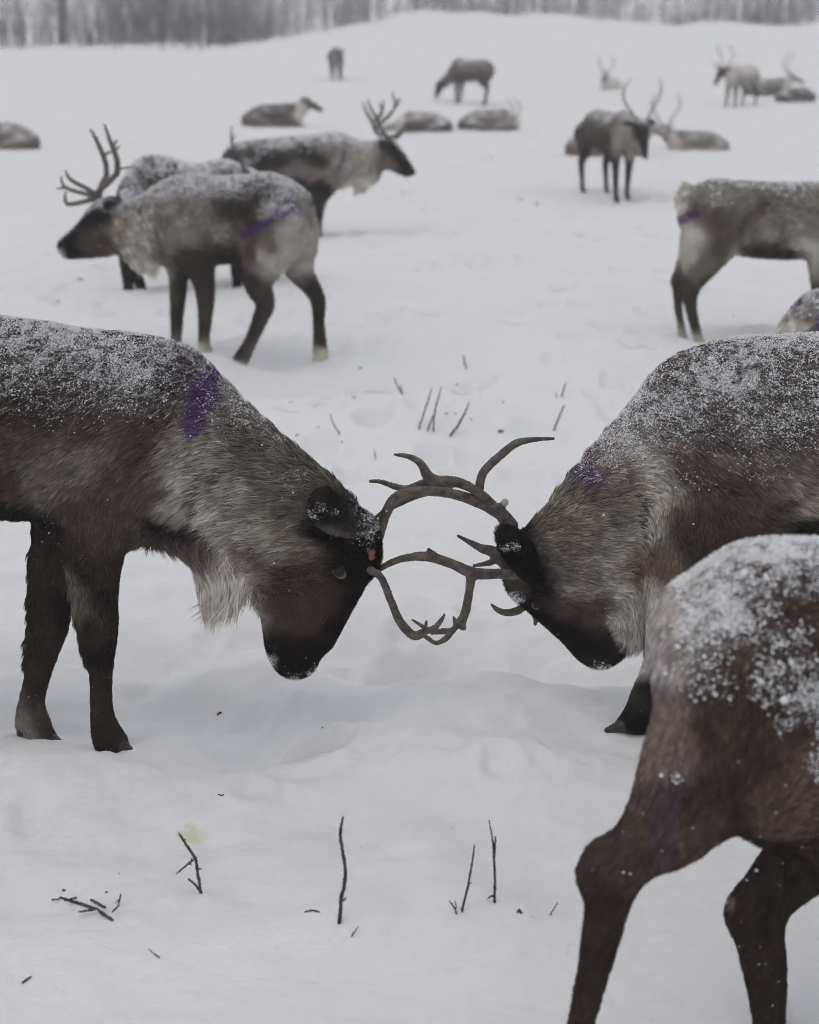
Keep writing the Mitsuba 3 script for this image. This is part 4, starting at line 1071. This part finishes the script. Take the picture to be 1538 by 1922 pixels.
def lying(key, label, px, py, deg, S=1.0, head='up', yaw=0.0, pal=(GRY, DKB, PAL, BLK), antl=0, haze_snow=.5, group=None, asize=1.0, sink=.09):
    g = on_ground(px, py)
    d = Deer(key, Frame(g[0], g[1], deg, g[2] - sink * S), label, group)
    L = lambda pts, **kw: d.limb([tuple(S * c for c in q) for q in pts], px=False, **kw)
    L([(.36, 0, .24, .17), (.1, 0, .24, .23), (-.2, 0, .23, .24), (-.42, 0, .18, .18)], ys=1.0, fur=.02, k=.06)
    L([(.26, 0, .36, .13), (.1, 0, .36, .12)], ys=.8, fur=.02, k=.06)
    for sd in (-1, 1):
        L([(-.36, sd * .17, .16, .14), (-.10, sd * .26, .08, .08), (-.34, sd * .30, .05, .045)], ys=.9, fur=.015, k=.05)
        L([(.34, sd * .13, .14, .09), (.52, sd * .15, .07, .05), (.34, sd * .17, .05, .04)], ys=.9, fur=.015, k=.05)
    cy, sy = math.cos(yaw), math.sin(yaw)
    if head == 'up':
        hp, nl = (.58, 0, .50), -.13
        L([(*hp, .10), (.48, 0, .39, .145), (.32, 0, .30, .18)], ys=.75, fur=.02, k=.05)
    elif head == 'down':
        hp, nl = (.66, .0, .16), -.06
        L([(*hp, .09), (.5, 0, .22, .13), (.32, 0, .26, .17)], ys=.7, fur=.02, k=.05)
    else:                                                              # curled back along the flank
        hp, nl = (.34, -.34, .20), -.05
        L([(*hp, .09), (.46, -.18, .24, .12), (.32, 0, .28, .16)], ys=.8, fur=.02, k=.05)
    L([(hp[0] + .30 * cy, hp[1] + .30 * sy, hp[2] + nl, .045), (hp[0] + .14 * cy, hp[1] + .14 * sy, hp[2] + nl * .4, .07), (*hp, .09)], ys=.8, fur=.01, k=.04)
    for sd in (-1, 1):
        L([(hp[0] - .03 * cy - sd * .05 * sy, hp[1] - .03 * sy + sd * .05 * cy, hp[2] + .06, .03), (hp[0] - .07 * cy - sd * .15 * sy, hp[1] - .07 * sy + sd * .15 * cy, hp[2] + .09, .012)], fur=.005, k=.02)
    top, flank, pale, dark = pal
    c = lambda rgb, *Q: d.col(rgb, *[(S * a, S * b) for a, b in Q], px=False)
    c(top, (.3, .44), (0, .42), (-.3, .40), (.1, .34), (-.45, .3), (-.2, .3))
    c(flank, (.1, .1), (-.2, .1), (.3, .14), (-.5, .15))
    c(pale, (.5, .4), (.48, .28), (hp[0] - .05, hp[2] - .1))
    c(dark, (hp[0] + .28 * cy, hp[2] + nl), (hp[0] + .1 * cy, hp[2] + nl * .3 + .02), (hp[0] + .03, hp[2] + .05), (hp[0] + .16 * cy, hp[2] + nl * .6))
    d.build(cell=.022 * S, hairs=0, snow0=.2, snow1=.85, snow_z=.16 * S, body_snow=haze_snow)
    if antl:
        antlers_m(d, [S * (hp[0] - .02 * cy), S * (hp[1] - .02 * sy), S * (hp[2] + .07)], S * asize, yaw, antl > 1)
    return d


MID, DRK = (.10, .088, .080), (.045, .038, .035)
lying('reindeer_008', 'pale reindeer resting with raised head turned right, beyond the brown collared one', 515, 236, 8, .98, yaw=-.5, pal=(DRK, BRN, PAL, DKB), haze_snow=.35)
lying('reindeer_009', 'snow-dusted resting reindeer seen just right of the many-pointed antlers', 795, 246, 178, .86, head='down', pal=(MID, DRK, PAL, GRY), haze_snow=.8)
lying('reindeer_010', 'curled grey reindeer asleep on the snow, right of the centre and below the grazing one', 918, 244, 6, .93, head='curl', yaw=2.6, pal=(MID, DRK, PAL, GRY), haze_snow=.65, antl=1, asize=.8)
standing('reindeer_011', 'brown antlerless reindeer grazing with nose to the snow in the far field', 884, 193, 140, .97, head='graze', pal=(MID, DRK, BRN, BLK), haze_snow=.45)
standing('reindeer_012', 'most distant reindeer, standing alone end-on near the treeline', 632, 150, -82, .88, head='low', pal=(MID, DRK, GRY, DRK), haze_snow=.3)
lying('reindeer_013', 'small pale antlered reindeer lying far off above the dark standing one', 1146, 166, -115, .75, pal=(PAL, PAL, PAL, DRK), antl=2, haze_snow=.6)
standing('reindeer_014', 'dark reindeer standing and facing the viewer with two upright antlers, right of centre', 1144, 367, -72, .99, head='low', pal=((.06, .052, .048), DKB, GRY, BLK), antl=1, yaw=-.22, haze_snow=.6,
         legs=[(.34, .05, -1), (.30, -.05, 1), (-.50, .02, -1), (-.30, .0, 1)], asize=.85)
lying('reindeer_015', 'reindeer lying directly behind the dark front-facing one, its pale face showing to the right', 1140, 292, 4, 1.02, yaw=-.9, pal=(MID, BRN, PAL, GRY), haze_snow=.4)
lying('reindeer_016', 'resting reindeer with dark face and wide antlers, right of the dark front-facing one', 1308, 279, 190, .86, head='up', yaw=-1.3, pal=(MID, GRY, PAL, BLK), antl=1, haze_snow=.5, sink=.17)
standing('reindeer_017', 'pale antlered reindeer standing far off at upper right, dark face turned left', 1388, 199, 226, .95, head='low', pal=(PAL, GRY, PAL, BLK), antl=2, yaw=.3, haze_snow=.4)
lying('reindeer_018', 'dark resting reindeer with pale antlers behind the far pale standing one', 1440, 178, 4, .98, pal=(MID, DRK, PAL, GRY), antl=1, haze_snow=.6)
lying('reindeer_019', 'dark curled-up reindeer lying farthest right among the distant ones', 1492, 190, 12, .80, head='curl', yaw=2.8, pal=(DRK, DRK, GRY, DRK), haze_snow=.6)
lying('reindeer_020', 'resting reindeer at the left edge, only its snowy hindquarters in view', 2, 279, 176, 1.0, head='up', pal=(MID, BRN, PAL, BLK), haze_snow=.6)

# ---------------------------------------------------------------- twigs standing in the snow
def twig(key, label, paths, group=None, base=None, bsdf='twig_bark', lean=0.0, buds=True, lay=False):
    """Stems traced on an upright plane at the base point; each path (px, py, r_px)."""
    bx, by = base or paths[0][0][:2]
    g = on_ground(bx, by)
    fr = Frame(g[0], g[1], 0)
    parts = []
    for n_, ph in enumerate(paths):
        Q = []
        for i_, q in enumerate(ph):
            P, m = fr.px(q[0], q[1], 0)
            if lay:                                                    # lying: every point on the snow itself
                w_ = on_ground(q[0], q[1])
                P = (w_ + [0, 0, q[2] * m * .7 + .004 * n_] - fr.o) @ fr.M.T
            Q.append([*P, q[2] * m * (.52 if bsdf == 'frosted_wood' else .62)])
        Q = np.array(Q)
        if n_ == 0 and not lay:
            Q = np.vstack([[Q[0, 0], Q[0, 1], Q[0, 2] - .04, Q[0, 3]], Q])
        c = curve(Q, 6 * (len(Q) - 1) + 1)
        L = np.linalg.norm(np.diff(c[:, :3], axis=0), axis=1).sum()
        w = np.linspace(0, 1, len(c))
        if not lay:
            c[:, 1] += (lean + .05 * L * RNG.normal()) * w + .05 * L * (np.sin(w * 2.4 + n_) - np.sin(n_))
            if n_ == 0:
                main = c
            else:                                                      # a side shoot starts on the stem
                c[:, 1] += main[np.argmin(np.hypot(main[:, 0] - c[0, 0], main[:, 2] - c[0, 2])), 1]
        c[:, :3] += RNG.normal(0, .12, (len(c), 3)) * c[:, 3:4]
        rr = c[:, 3] * (1 + .22 * np.sin(w * 23 + n_) ** 8 + .05 * RNG.normal(0, 1, len(c)))
        parts.append(tube(c[:, :3], np.maximum(rr, .0006), 8))
        if buds:
            for b_ in range(2, len(c) - 1, 4):                        # bud scars along the stem
                o = RNG.normal(0, 1, 3)
                o /= np.linalg.norm(o)
                p = c[b_, :3]
                parts.append(tube([p, p + (o * 1.5 + [0, 0, .6]) * rr[b_]], [rr[b_] * .6, rr[b_] * .3], 5))
    V, F = join(parts)
    put(key, fr.world(V), F, bsdf)
    labels[key] = {'label': label, 'category': 'twig'}
    if group:
        labels[key]['group'] = group


twig('bare_twig', 'tallest bare twig standing upright in the near snow, slightly wavy', [[(637, 1738, 6), (641, 1690, 6), (648, 1650, 5.5), (643, 1605, 5), (638, 1575, 5), (644, 1538, 3.5)], [(645, 1697, 3), (649, 1690, 2)]])
twig('bare_twig_001', 'forked twig below the yellow stain, with two side shoots to the left', [[(377, 1677, 4), (371, 1640, 4.5), (366, 1612, 4.5), (350, 1585, 4), (337, 1562, 3)], [(366, 1612, 3), (350, 1625, 3), (331, 1640, 2)], [(377, 1676, 3.5), (366, 1660, 3.5), (353, 1649, 2.5)], [(371, 1632, 2.5), (378, 1632, 2)], [(357, 1625, 2.5), (360, 1612, 1.6)]])
twig('bare_twig_002', 'thin leaning twig, left one of the upright pair at lower right', [[(868, 1713, 3.6), (879, 1665, 3.4), (886, 1625, 3), (891, 1585, 2)], [(880, 1662, 2.4), (886, 1659, 1.4)], [(868, 1712, 2.6), (865, 1706, 1.6)]])
twig('bare_twig_003', 'thin upright twig with two tips, right one of the pair at lower right', [[(929, 1698, 4), (930, 1660, 4), (928, 1610, 3.6), (926, 1585, 2.6), (919, 1548, 1.6)], [(929, 1620, 3), (931, 1590, 2.6), (931, 1577, 2)], [(929, 1686, 3.4), (922, 1687, 3), (915, 1692, 1.8)]])
twig('bare_twig_004', 'tiny V-shaped sprout beside the leaning thin twig', [[(857, 1718, 2.6), (852, 1705, 2.6), (844, 1694, 1.8)], [(857, 1708, 2), (855, 1694, 1.6)]])
g4 = on_ground(155, 1710)
twig('fallen_twig', 'frosted branching twig lying on the snow at lower left', [[(212, 1730, 4), (190, 1716, 5), (165, 1704, 5), (135, 1694, 4), (112, 1686, 3)], [(112, 1692, 2.4), (97, 1693, 2)], [(180, 1716, 4), (165, 1718, 3.4), (148, 1720, 2.4)], [(198, 1716, 4), (184, 1709, 4.6), (171, 1700, 3.4)], [(145, 1699, 3), (134, 1702, 3), (121, 1704, 2)], [(212, 1730, 3), (220, 1722, 2.6), (225, 1713, 1.8)]], base=(212, 1731), lay=True)
twig('bare_twig_005', 'tiny hooked sprout above the frosted fallen twig', [[(222, 1702, 2), (224, 1692, 2.4), (226, 1681, 2.2)], [(222, 1692, 2), (216, 1698, 1.2)]])
twig('fallen_twig_001', 'short dark stick lying left of the tallest twig', [[(572, 1713, 2), (585, 1711, 2.8), (600, 1713, 1.8)]], base=(586, 1714), lay=True)
twig('bare_twig_006', 'small pale splinter right of the tallest twig\'s foot', [[(660, 1761, 2), (667, 1750, 1.8), (673, 1741, 1)]], buds=False)
twig('fallen_twig_002', 'short dark stick at the lower left corner of the snow', [[(42, 1847, 3), (50, 1841, 3.2), (59, 1835, 2.4)]], base=(48, 1848), buds=False, lay=True)
twig('fallen_twig_003', 'thin splinter lying low on the snow between corner stick and forked twig', [[(300, 1799, 1.8), (290, 1792, 1.8), (279, 1782, 1.2)]], base=(296, 1800), buds=False, lay=True)
twig('bare_twig_007', 'faint thin twig near the foreground reindeer\'s leg', [[(1034, 1719, 2), (1040, 1708, 1.8), (1048, 1694, 1.2)]], buds=False)
twig('bark_crumb', 'dark crumb of bark left of the faint thin twig', [[(971, 1714, 2), (975, 1711, 4), (979, 1716, 3)]], base=(975, 1717), buds=False, lay=True)
twig('bark_crumb_001', 'curled crumb on the snow below the left fighter\'s muzzle', [[(410, 1491, 1.5), (416, 1494, 2), (421, 1491, 1.2)]], base=(416, 1494), buds=False, lay=True)
twig('bark_crumb_002', 'dark crumb on the snow right of the left fighter\'s hoof', [[(407, 1343, 1.5), (411, 1340, 3), (416, 1338, 2)]], base=(411, 1344), buds=False, lay=True)
twig('bark_crumb_003', 'small crumb at the rim of the central hollow', [[(603, 1404, 1.5), (606, 1401, 2), (607, 1397, 1)]], base=(604, 1405), buds=False, lay=True)
M_ = 'frosted_twig'
twig('frosted_stem', 'frosted stem leftmost of the three behind the antlers', [[(786, 808, 3), (795, 780, 3), (805, 750, 2.6), (811, 728, 1.6)]], bsdf='frosted_wood', buds=False)
twig('frosted_stem_001', 'frosted stem in the middle of the three behind the antlers, with a side shoot', [[(814, 812, 3), (815, 785, 3), (820, 760, 3), (829, 726, 1.8)], [(803, 810, 3), (808, 795, 3), (814, 780, 2)]], bsdf='frosted_wood', buds=False)
twig('frosted_stem_002', 'frosted stem rightmost of the three behind the antlers, leaning right', [[(845, 820, 4), (860, 800, 4), (872, 778, 3), (882, 756, 2)]], bsdf='frosted_wood', buds=False)
twig('frosted_stem_003', 'small leaning stem behind, halfway to the left reindeer\'s neck', [[(638, 816, 2.6), (627, 798, 2.6), (620, 778, 2)]], bsdf='frosted_wood', buds=False)
twig('frosted_stem_004', 'forked frosted stem above the three behind the antlers', [[(758, 745, 2.6), (748, 728, 2.6), (740, 709, 2)], [(756, 740, 2), (753, 728, 1.6), (752, 720, 1)]], bsdf='frosted_wood', buds=False)
twig('frosted_stem_005', 'faint frosted stem furthest back in the middle', [[(875, 692, 3), (872, 678, 3), (871, 667, 2)]], bsdf='frosted_wood', buds=False)
twig('frosted_stem_006', 'faint leaning stem left of the right fighter\'s shoulder', [[(1041, 808, 3), (1050, 785, 3), (1060, 762, 2)]], bsdf='frosted_wood', buds=False)
twig('frosted_stem_007', 'short faint stem above the one near the right fighter\'s shoulder', [[(1055, 745, 2.6), (1060, 728, 2.4), (1063, 718, 1.6)], [(1046, 746, 2), (1044, 737, 1.6)]], bsdf='frosted_wood', buds=False)
twig('frosted_stem_008', 'tiny stub of a stem above the left fighter\'s antler', [[(705, 862, 2), (704, 852, 2), (704, 844, 1)]], bsdf='frosted_wood', buds=False)
crumbs = []
for a, b, r in ((558, 818, 5), (598, 803, 4), (643, 830, 4), (664, 748, 7), (676, 702, 5), (776, 747, 4), (858, 722, 4), (922, 297, 5), (976, 374, 6), (1008, 382, 5), (1205, 72, 9), (560, 815, 3), (838, 776, 4), (855, 777, 4), (885, 787, 5),
                (940, 810, 8), (945, 755, 4), (150, 525, 8), (610, 842, 3), (546, 755, 4), (120, 1672, 6), (200, 1675, 4), (1000, 1722, 2), (1014, 1721, 2), (224, 1640, 2), (848, 1555, 2), (678, 1590, 2), (680, 1594, 1.5)):
    g = on_ground(a, b)
    m = trimesh.creation.icosphere(1, 1.0)
    dep = (g - CAM) @ FWD / FPX
    V = m.vertices * RNG.uniform(.6, 1.3, (len(m.vertices), 1)) * [1.3, 1, .6] * r * .55 * dep + g + [0, 0, r * .1 * dep]
    crumbs.append((V, m.faces))
V, F = join(crumbs)
put('snow_litter', V, F, 'frosted_wood')
labels['snow_litter'] = {'kind': 'stuff', 'label': 'scattered frosted crumbs of litter and droppings on the snow'}


# ---------------------------------------------------------------- the treeline
def shrub(key, label, px, y, height, spread, n, bsdf='frosted_wood', group=None, dense=1.0, cat='bush'):
    x = (px - PHW / 2) / FPX * (y * math.cos(PITCH) + 1.2)
    stems, twigs = [], []
    for i_ in range(n):
        bx, by = x + RNG.normal(0, spread * .75), y + RNG.normal(0, spread * 2.0)
        bz = float(ground0(bx, by)) - .1
        h = height * RNG.uniform(.3, 1.2)
        lean = np.array([(bx - x) * .25 + RNG.normal(0, .30), RNG.normal(0, .25)])
        w = np.linspace(0, 1, 5)
        p = np.stack([bx + lean[0] * h * .4 * w ** 1.5, by + lean[1] * h * .4 * w, bz + h * w], 1)
        p[1:-1, :2] += RNG.normal(0, .04 * h * .4, (3, 2))
        r0 = RNG.uniform(.010, .026) * (height / 2.5) ** .5
        stems.append(tube(p, r0 * (1 - .8 * w), 4))
        for _ in range(int(5 * dense)):
            t_ = RNG.uniform(.12, .95)
            b = p[0] + (p[-1] - p[0]) * t_
            d = np.array([RNG.normal(0, .55), RNG.normal(0, .55), RNG.uniform(.5, 1.1)]) * h * RNG.uniform(.12, .3)
            twigs.append(tube([b, b + d * .5 + [0, 0, .03], b + d], [.009, .007, .003], 3))
    V, F = join(stems)
    put(f'{key}__stems', V, F, bsdf)
    labels[f'{key}__stems'] = {'kind': 'stuff'}
    V, F = join(twigs)
    put(f'{key}__twigs', V, F, 'frosted_twig' if bsdf == 'frosted_wood' else bsdf)
    labels[f'{key}__twigs'] = {'kind': 'stuff'}
    labels[key] = {'label': label, 'category': cat}
    if group:
        labels[key]['group'] = group


GB = 'leafless willow bushes along the treeline'
for i_, (px, y, h, sp, n, lab) in enumerate((
        (50, 74, 2.6, 1.2, 70, 'leafless bush at the far left of the treeline, left of the dark trunk'), (175, 73, 2.0, .9, 34, 'thin leafless bush just right of the dark trunk at upper left'),
        (235, 72, 2.8, 1.1, 75, 'leafless bush second to the right of the dark trunk at upper left'), (285, 71, 3.2, 1.1, 85, 'tall dark leafless bush left of the densest clump of the treeline'),
        (355, 73, 2.6, 1.0, 50, 'pale leafless bush in the middle of the left treeline'), (420, 69, 3.2, 1.3, 110, 'densest leafless bush of the left treeline, standing nearest to the field'),
        (478, 72, 2.4, .9, 55, 'pale leafless bush at the right end of the left treeline'), (540, 78, 2.2, .9, 40, 'low frosted bush above and left of the lone far reindeer'),
        (655, 76, 2.6, .9, 60, 'leafless bush right above the lone far reindeer'), (745, 88, 1.4, .7, 24, 'smallest frosted bush at the top, left of the middle'), (900, 92, 2.2, 1.3, 80, 'dark frosted bush above the far grazing reindeer'),
        (1000, 95, 2.0, 1.2, 70, 'frosted bush right of the one above the grazing reindeer'), (1090, 95, 2.2, 1.3, 80, 'frosted bush at the top, right of the middle'), (1185, 82, 1.1, .6, 30, 'small frosted shrub standing out in front of the right treeline'),
        (1285, 80, 1.6, .8, 50, 'frosted shrub in front of the right treeline, above the far pale reindeer'), (1440, 76, 1.8, 1.0, 70, 'frosted shrub reaching lowest of the right treeline'),
        (1530, 78, 1.8, .9, 60, 'frosted shrub at the far right end of the treeline'), (1370, 90, 2.2, 1.3, 70, 'frosted bush set back at the top right'), (815, 96, 2.2, 1.1, 60, 'frosted bush at the top between grazing and lone reindeer'))):
    shrub('willow_bush' + (f'_{i_:03d}' if i_ else ''), lab, px, y, h, sp * 1.05, int(n * 1.4), bsdf='dark_brush' if i_ in (0, 2, 3, 5, 8, 10, 13, 14, 15, 18) else 'frosted_wood', group=GB, dense=1.6)


def tree(key, label, px, y, h, r):
    x = (px - PHW / 2) / FPX * (y * math.cos(PITCH) + 1.2)
    z = float(ground0(x, y)) - .1
    w = np.linspace(0, 1, 9)
    p = np.stack([x + .08 * np.sin(w * 5) + .15 * w, y + .1 * w, z + h * w], 1)
    V, F = tube(p, r * (1 - .85 * w), 8)
    put(f'{key}__trunk', V, F, 'dark_wood')
    br = []
    for _ in range(60):
        t_ = RNG.uniform(.22, .97)
        b = p[0] + (p[-1] - p[0]) * t_
        d = np.array([RNG.normal(0, .7), RNG.normal(0, .7), RNG.uniform(.1, .8)]) * (1.3 - t_) * h * .22
        br.append(tube([b, b + d * .5 + [0, 0, .05], b + d], [.022, .014, .005], 4))
        for _ in range(5):
            q = b + d * RNG.uniform(.3, 1)
            e = RNG.normal(0, .25, 3) + [0, 0, .1]
            br.append(tube([q, q + e], [.008, .003], 3))
    V, F = join(br)
    put(f'{key}__branches', V, F, 'frosted_wood')
    labels[f'{key}__branches'] = {'kind': 'stuff'}
    labels[key] = {'label': label, 'category': 'tree'}


tree('birch_tree', 'dark slender tree trunk standing at the upper left treeline', 124, 73, 6.0, .21)
tree('birch_tree_001', 'dark leaning trunk inside the left treeline above the resting reindeer', 312, 76, 6.0, .12)
stems = []
for _ in range(900):                                               # the wood beyond: one mass of frosted stems
    y = RNG.uniform(88, 150)
    x = RNG.uniform(-.42, .42) * y
    if x < -.02 * y and y < 92:
        continue
    z = float(ground0(x, y)) - .2
    h = RNG.uniform(2.0, 5.5)
    w = np.linspace(0, 1, 4)
    p = np.stack([x + RNG.normal(0, .2) * w + RNG.normal(0, .05, 4), y + RNG.normal(0, .2) * w, z + h * w], 1)
    stems.append(tube(p, RNG.uniform(.015, .045) * (1 - .8 * w), 3))
    for _ in range(7):
        b = p[0] + (p[-1] - p[0]) * RNG.uniform(.15, 1)
        d = np.array([RNG.normal(0, .5), RNG.normal(0, .5), RNG.uniform(.2, .9)])
        stems.append(tube([b, b + d], [.013, .005], 3))
V, F = join(stems)
put('birch_wood', V, F, 'frosted_wood')
labels['birch_wood'] = {'kind': 'stuff', 'label': 'far-off leafless frosted wood on the rising slope'}

# ---------------------------------------------------------------- falling snow
n = 12000
c = np.stack([RNG.uniform(-4.5, 4.5, n), 3.2 + 12 * RNG.random(n) ** .8, RNG.uniform(0.05, 3.4, n)], 1)
O = np.array([[1, 0, 0], [-1, 0, 0], [0, 1, 0], [0, -1, 0], [0, 0, 1], [0, 0, -1]], float)
Fo = np.array([[0, 2, 4], [2, 1, 4], [1, 3, 4], [3, 0, 4], [2, 0, 5], [1, 2, 5], [3, 1, 5], [0, 3, 5]])
V = c[:, None] + O[None] * (.0010 * np.exp(RNG.normal(0, .35, n)))[:, None, None]
put('falling_snow', V.reshape(-1, 3), (np.arange(n)[:, None, None] * 6 + Fo[None]).reshape(-1, 3), 'grain_snow', smooth=False)
labels['falling_snow'] = {'kind': 'stuff', 'label': 'fine snowflakes drifting through the air'}
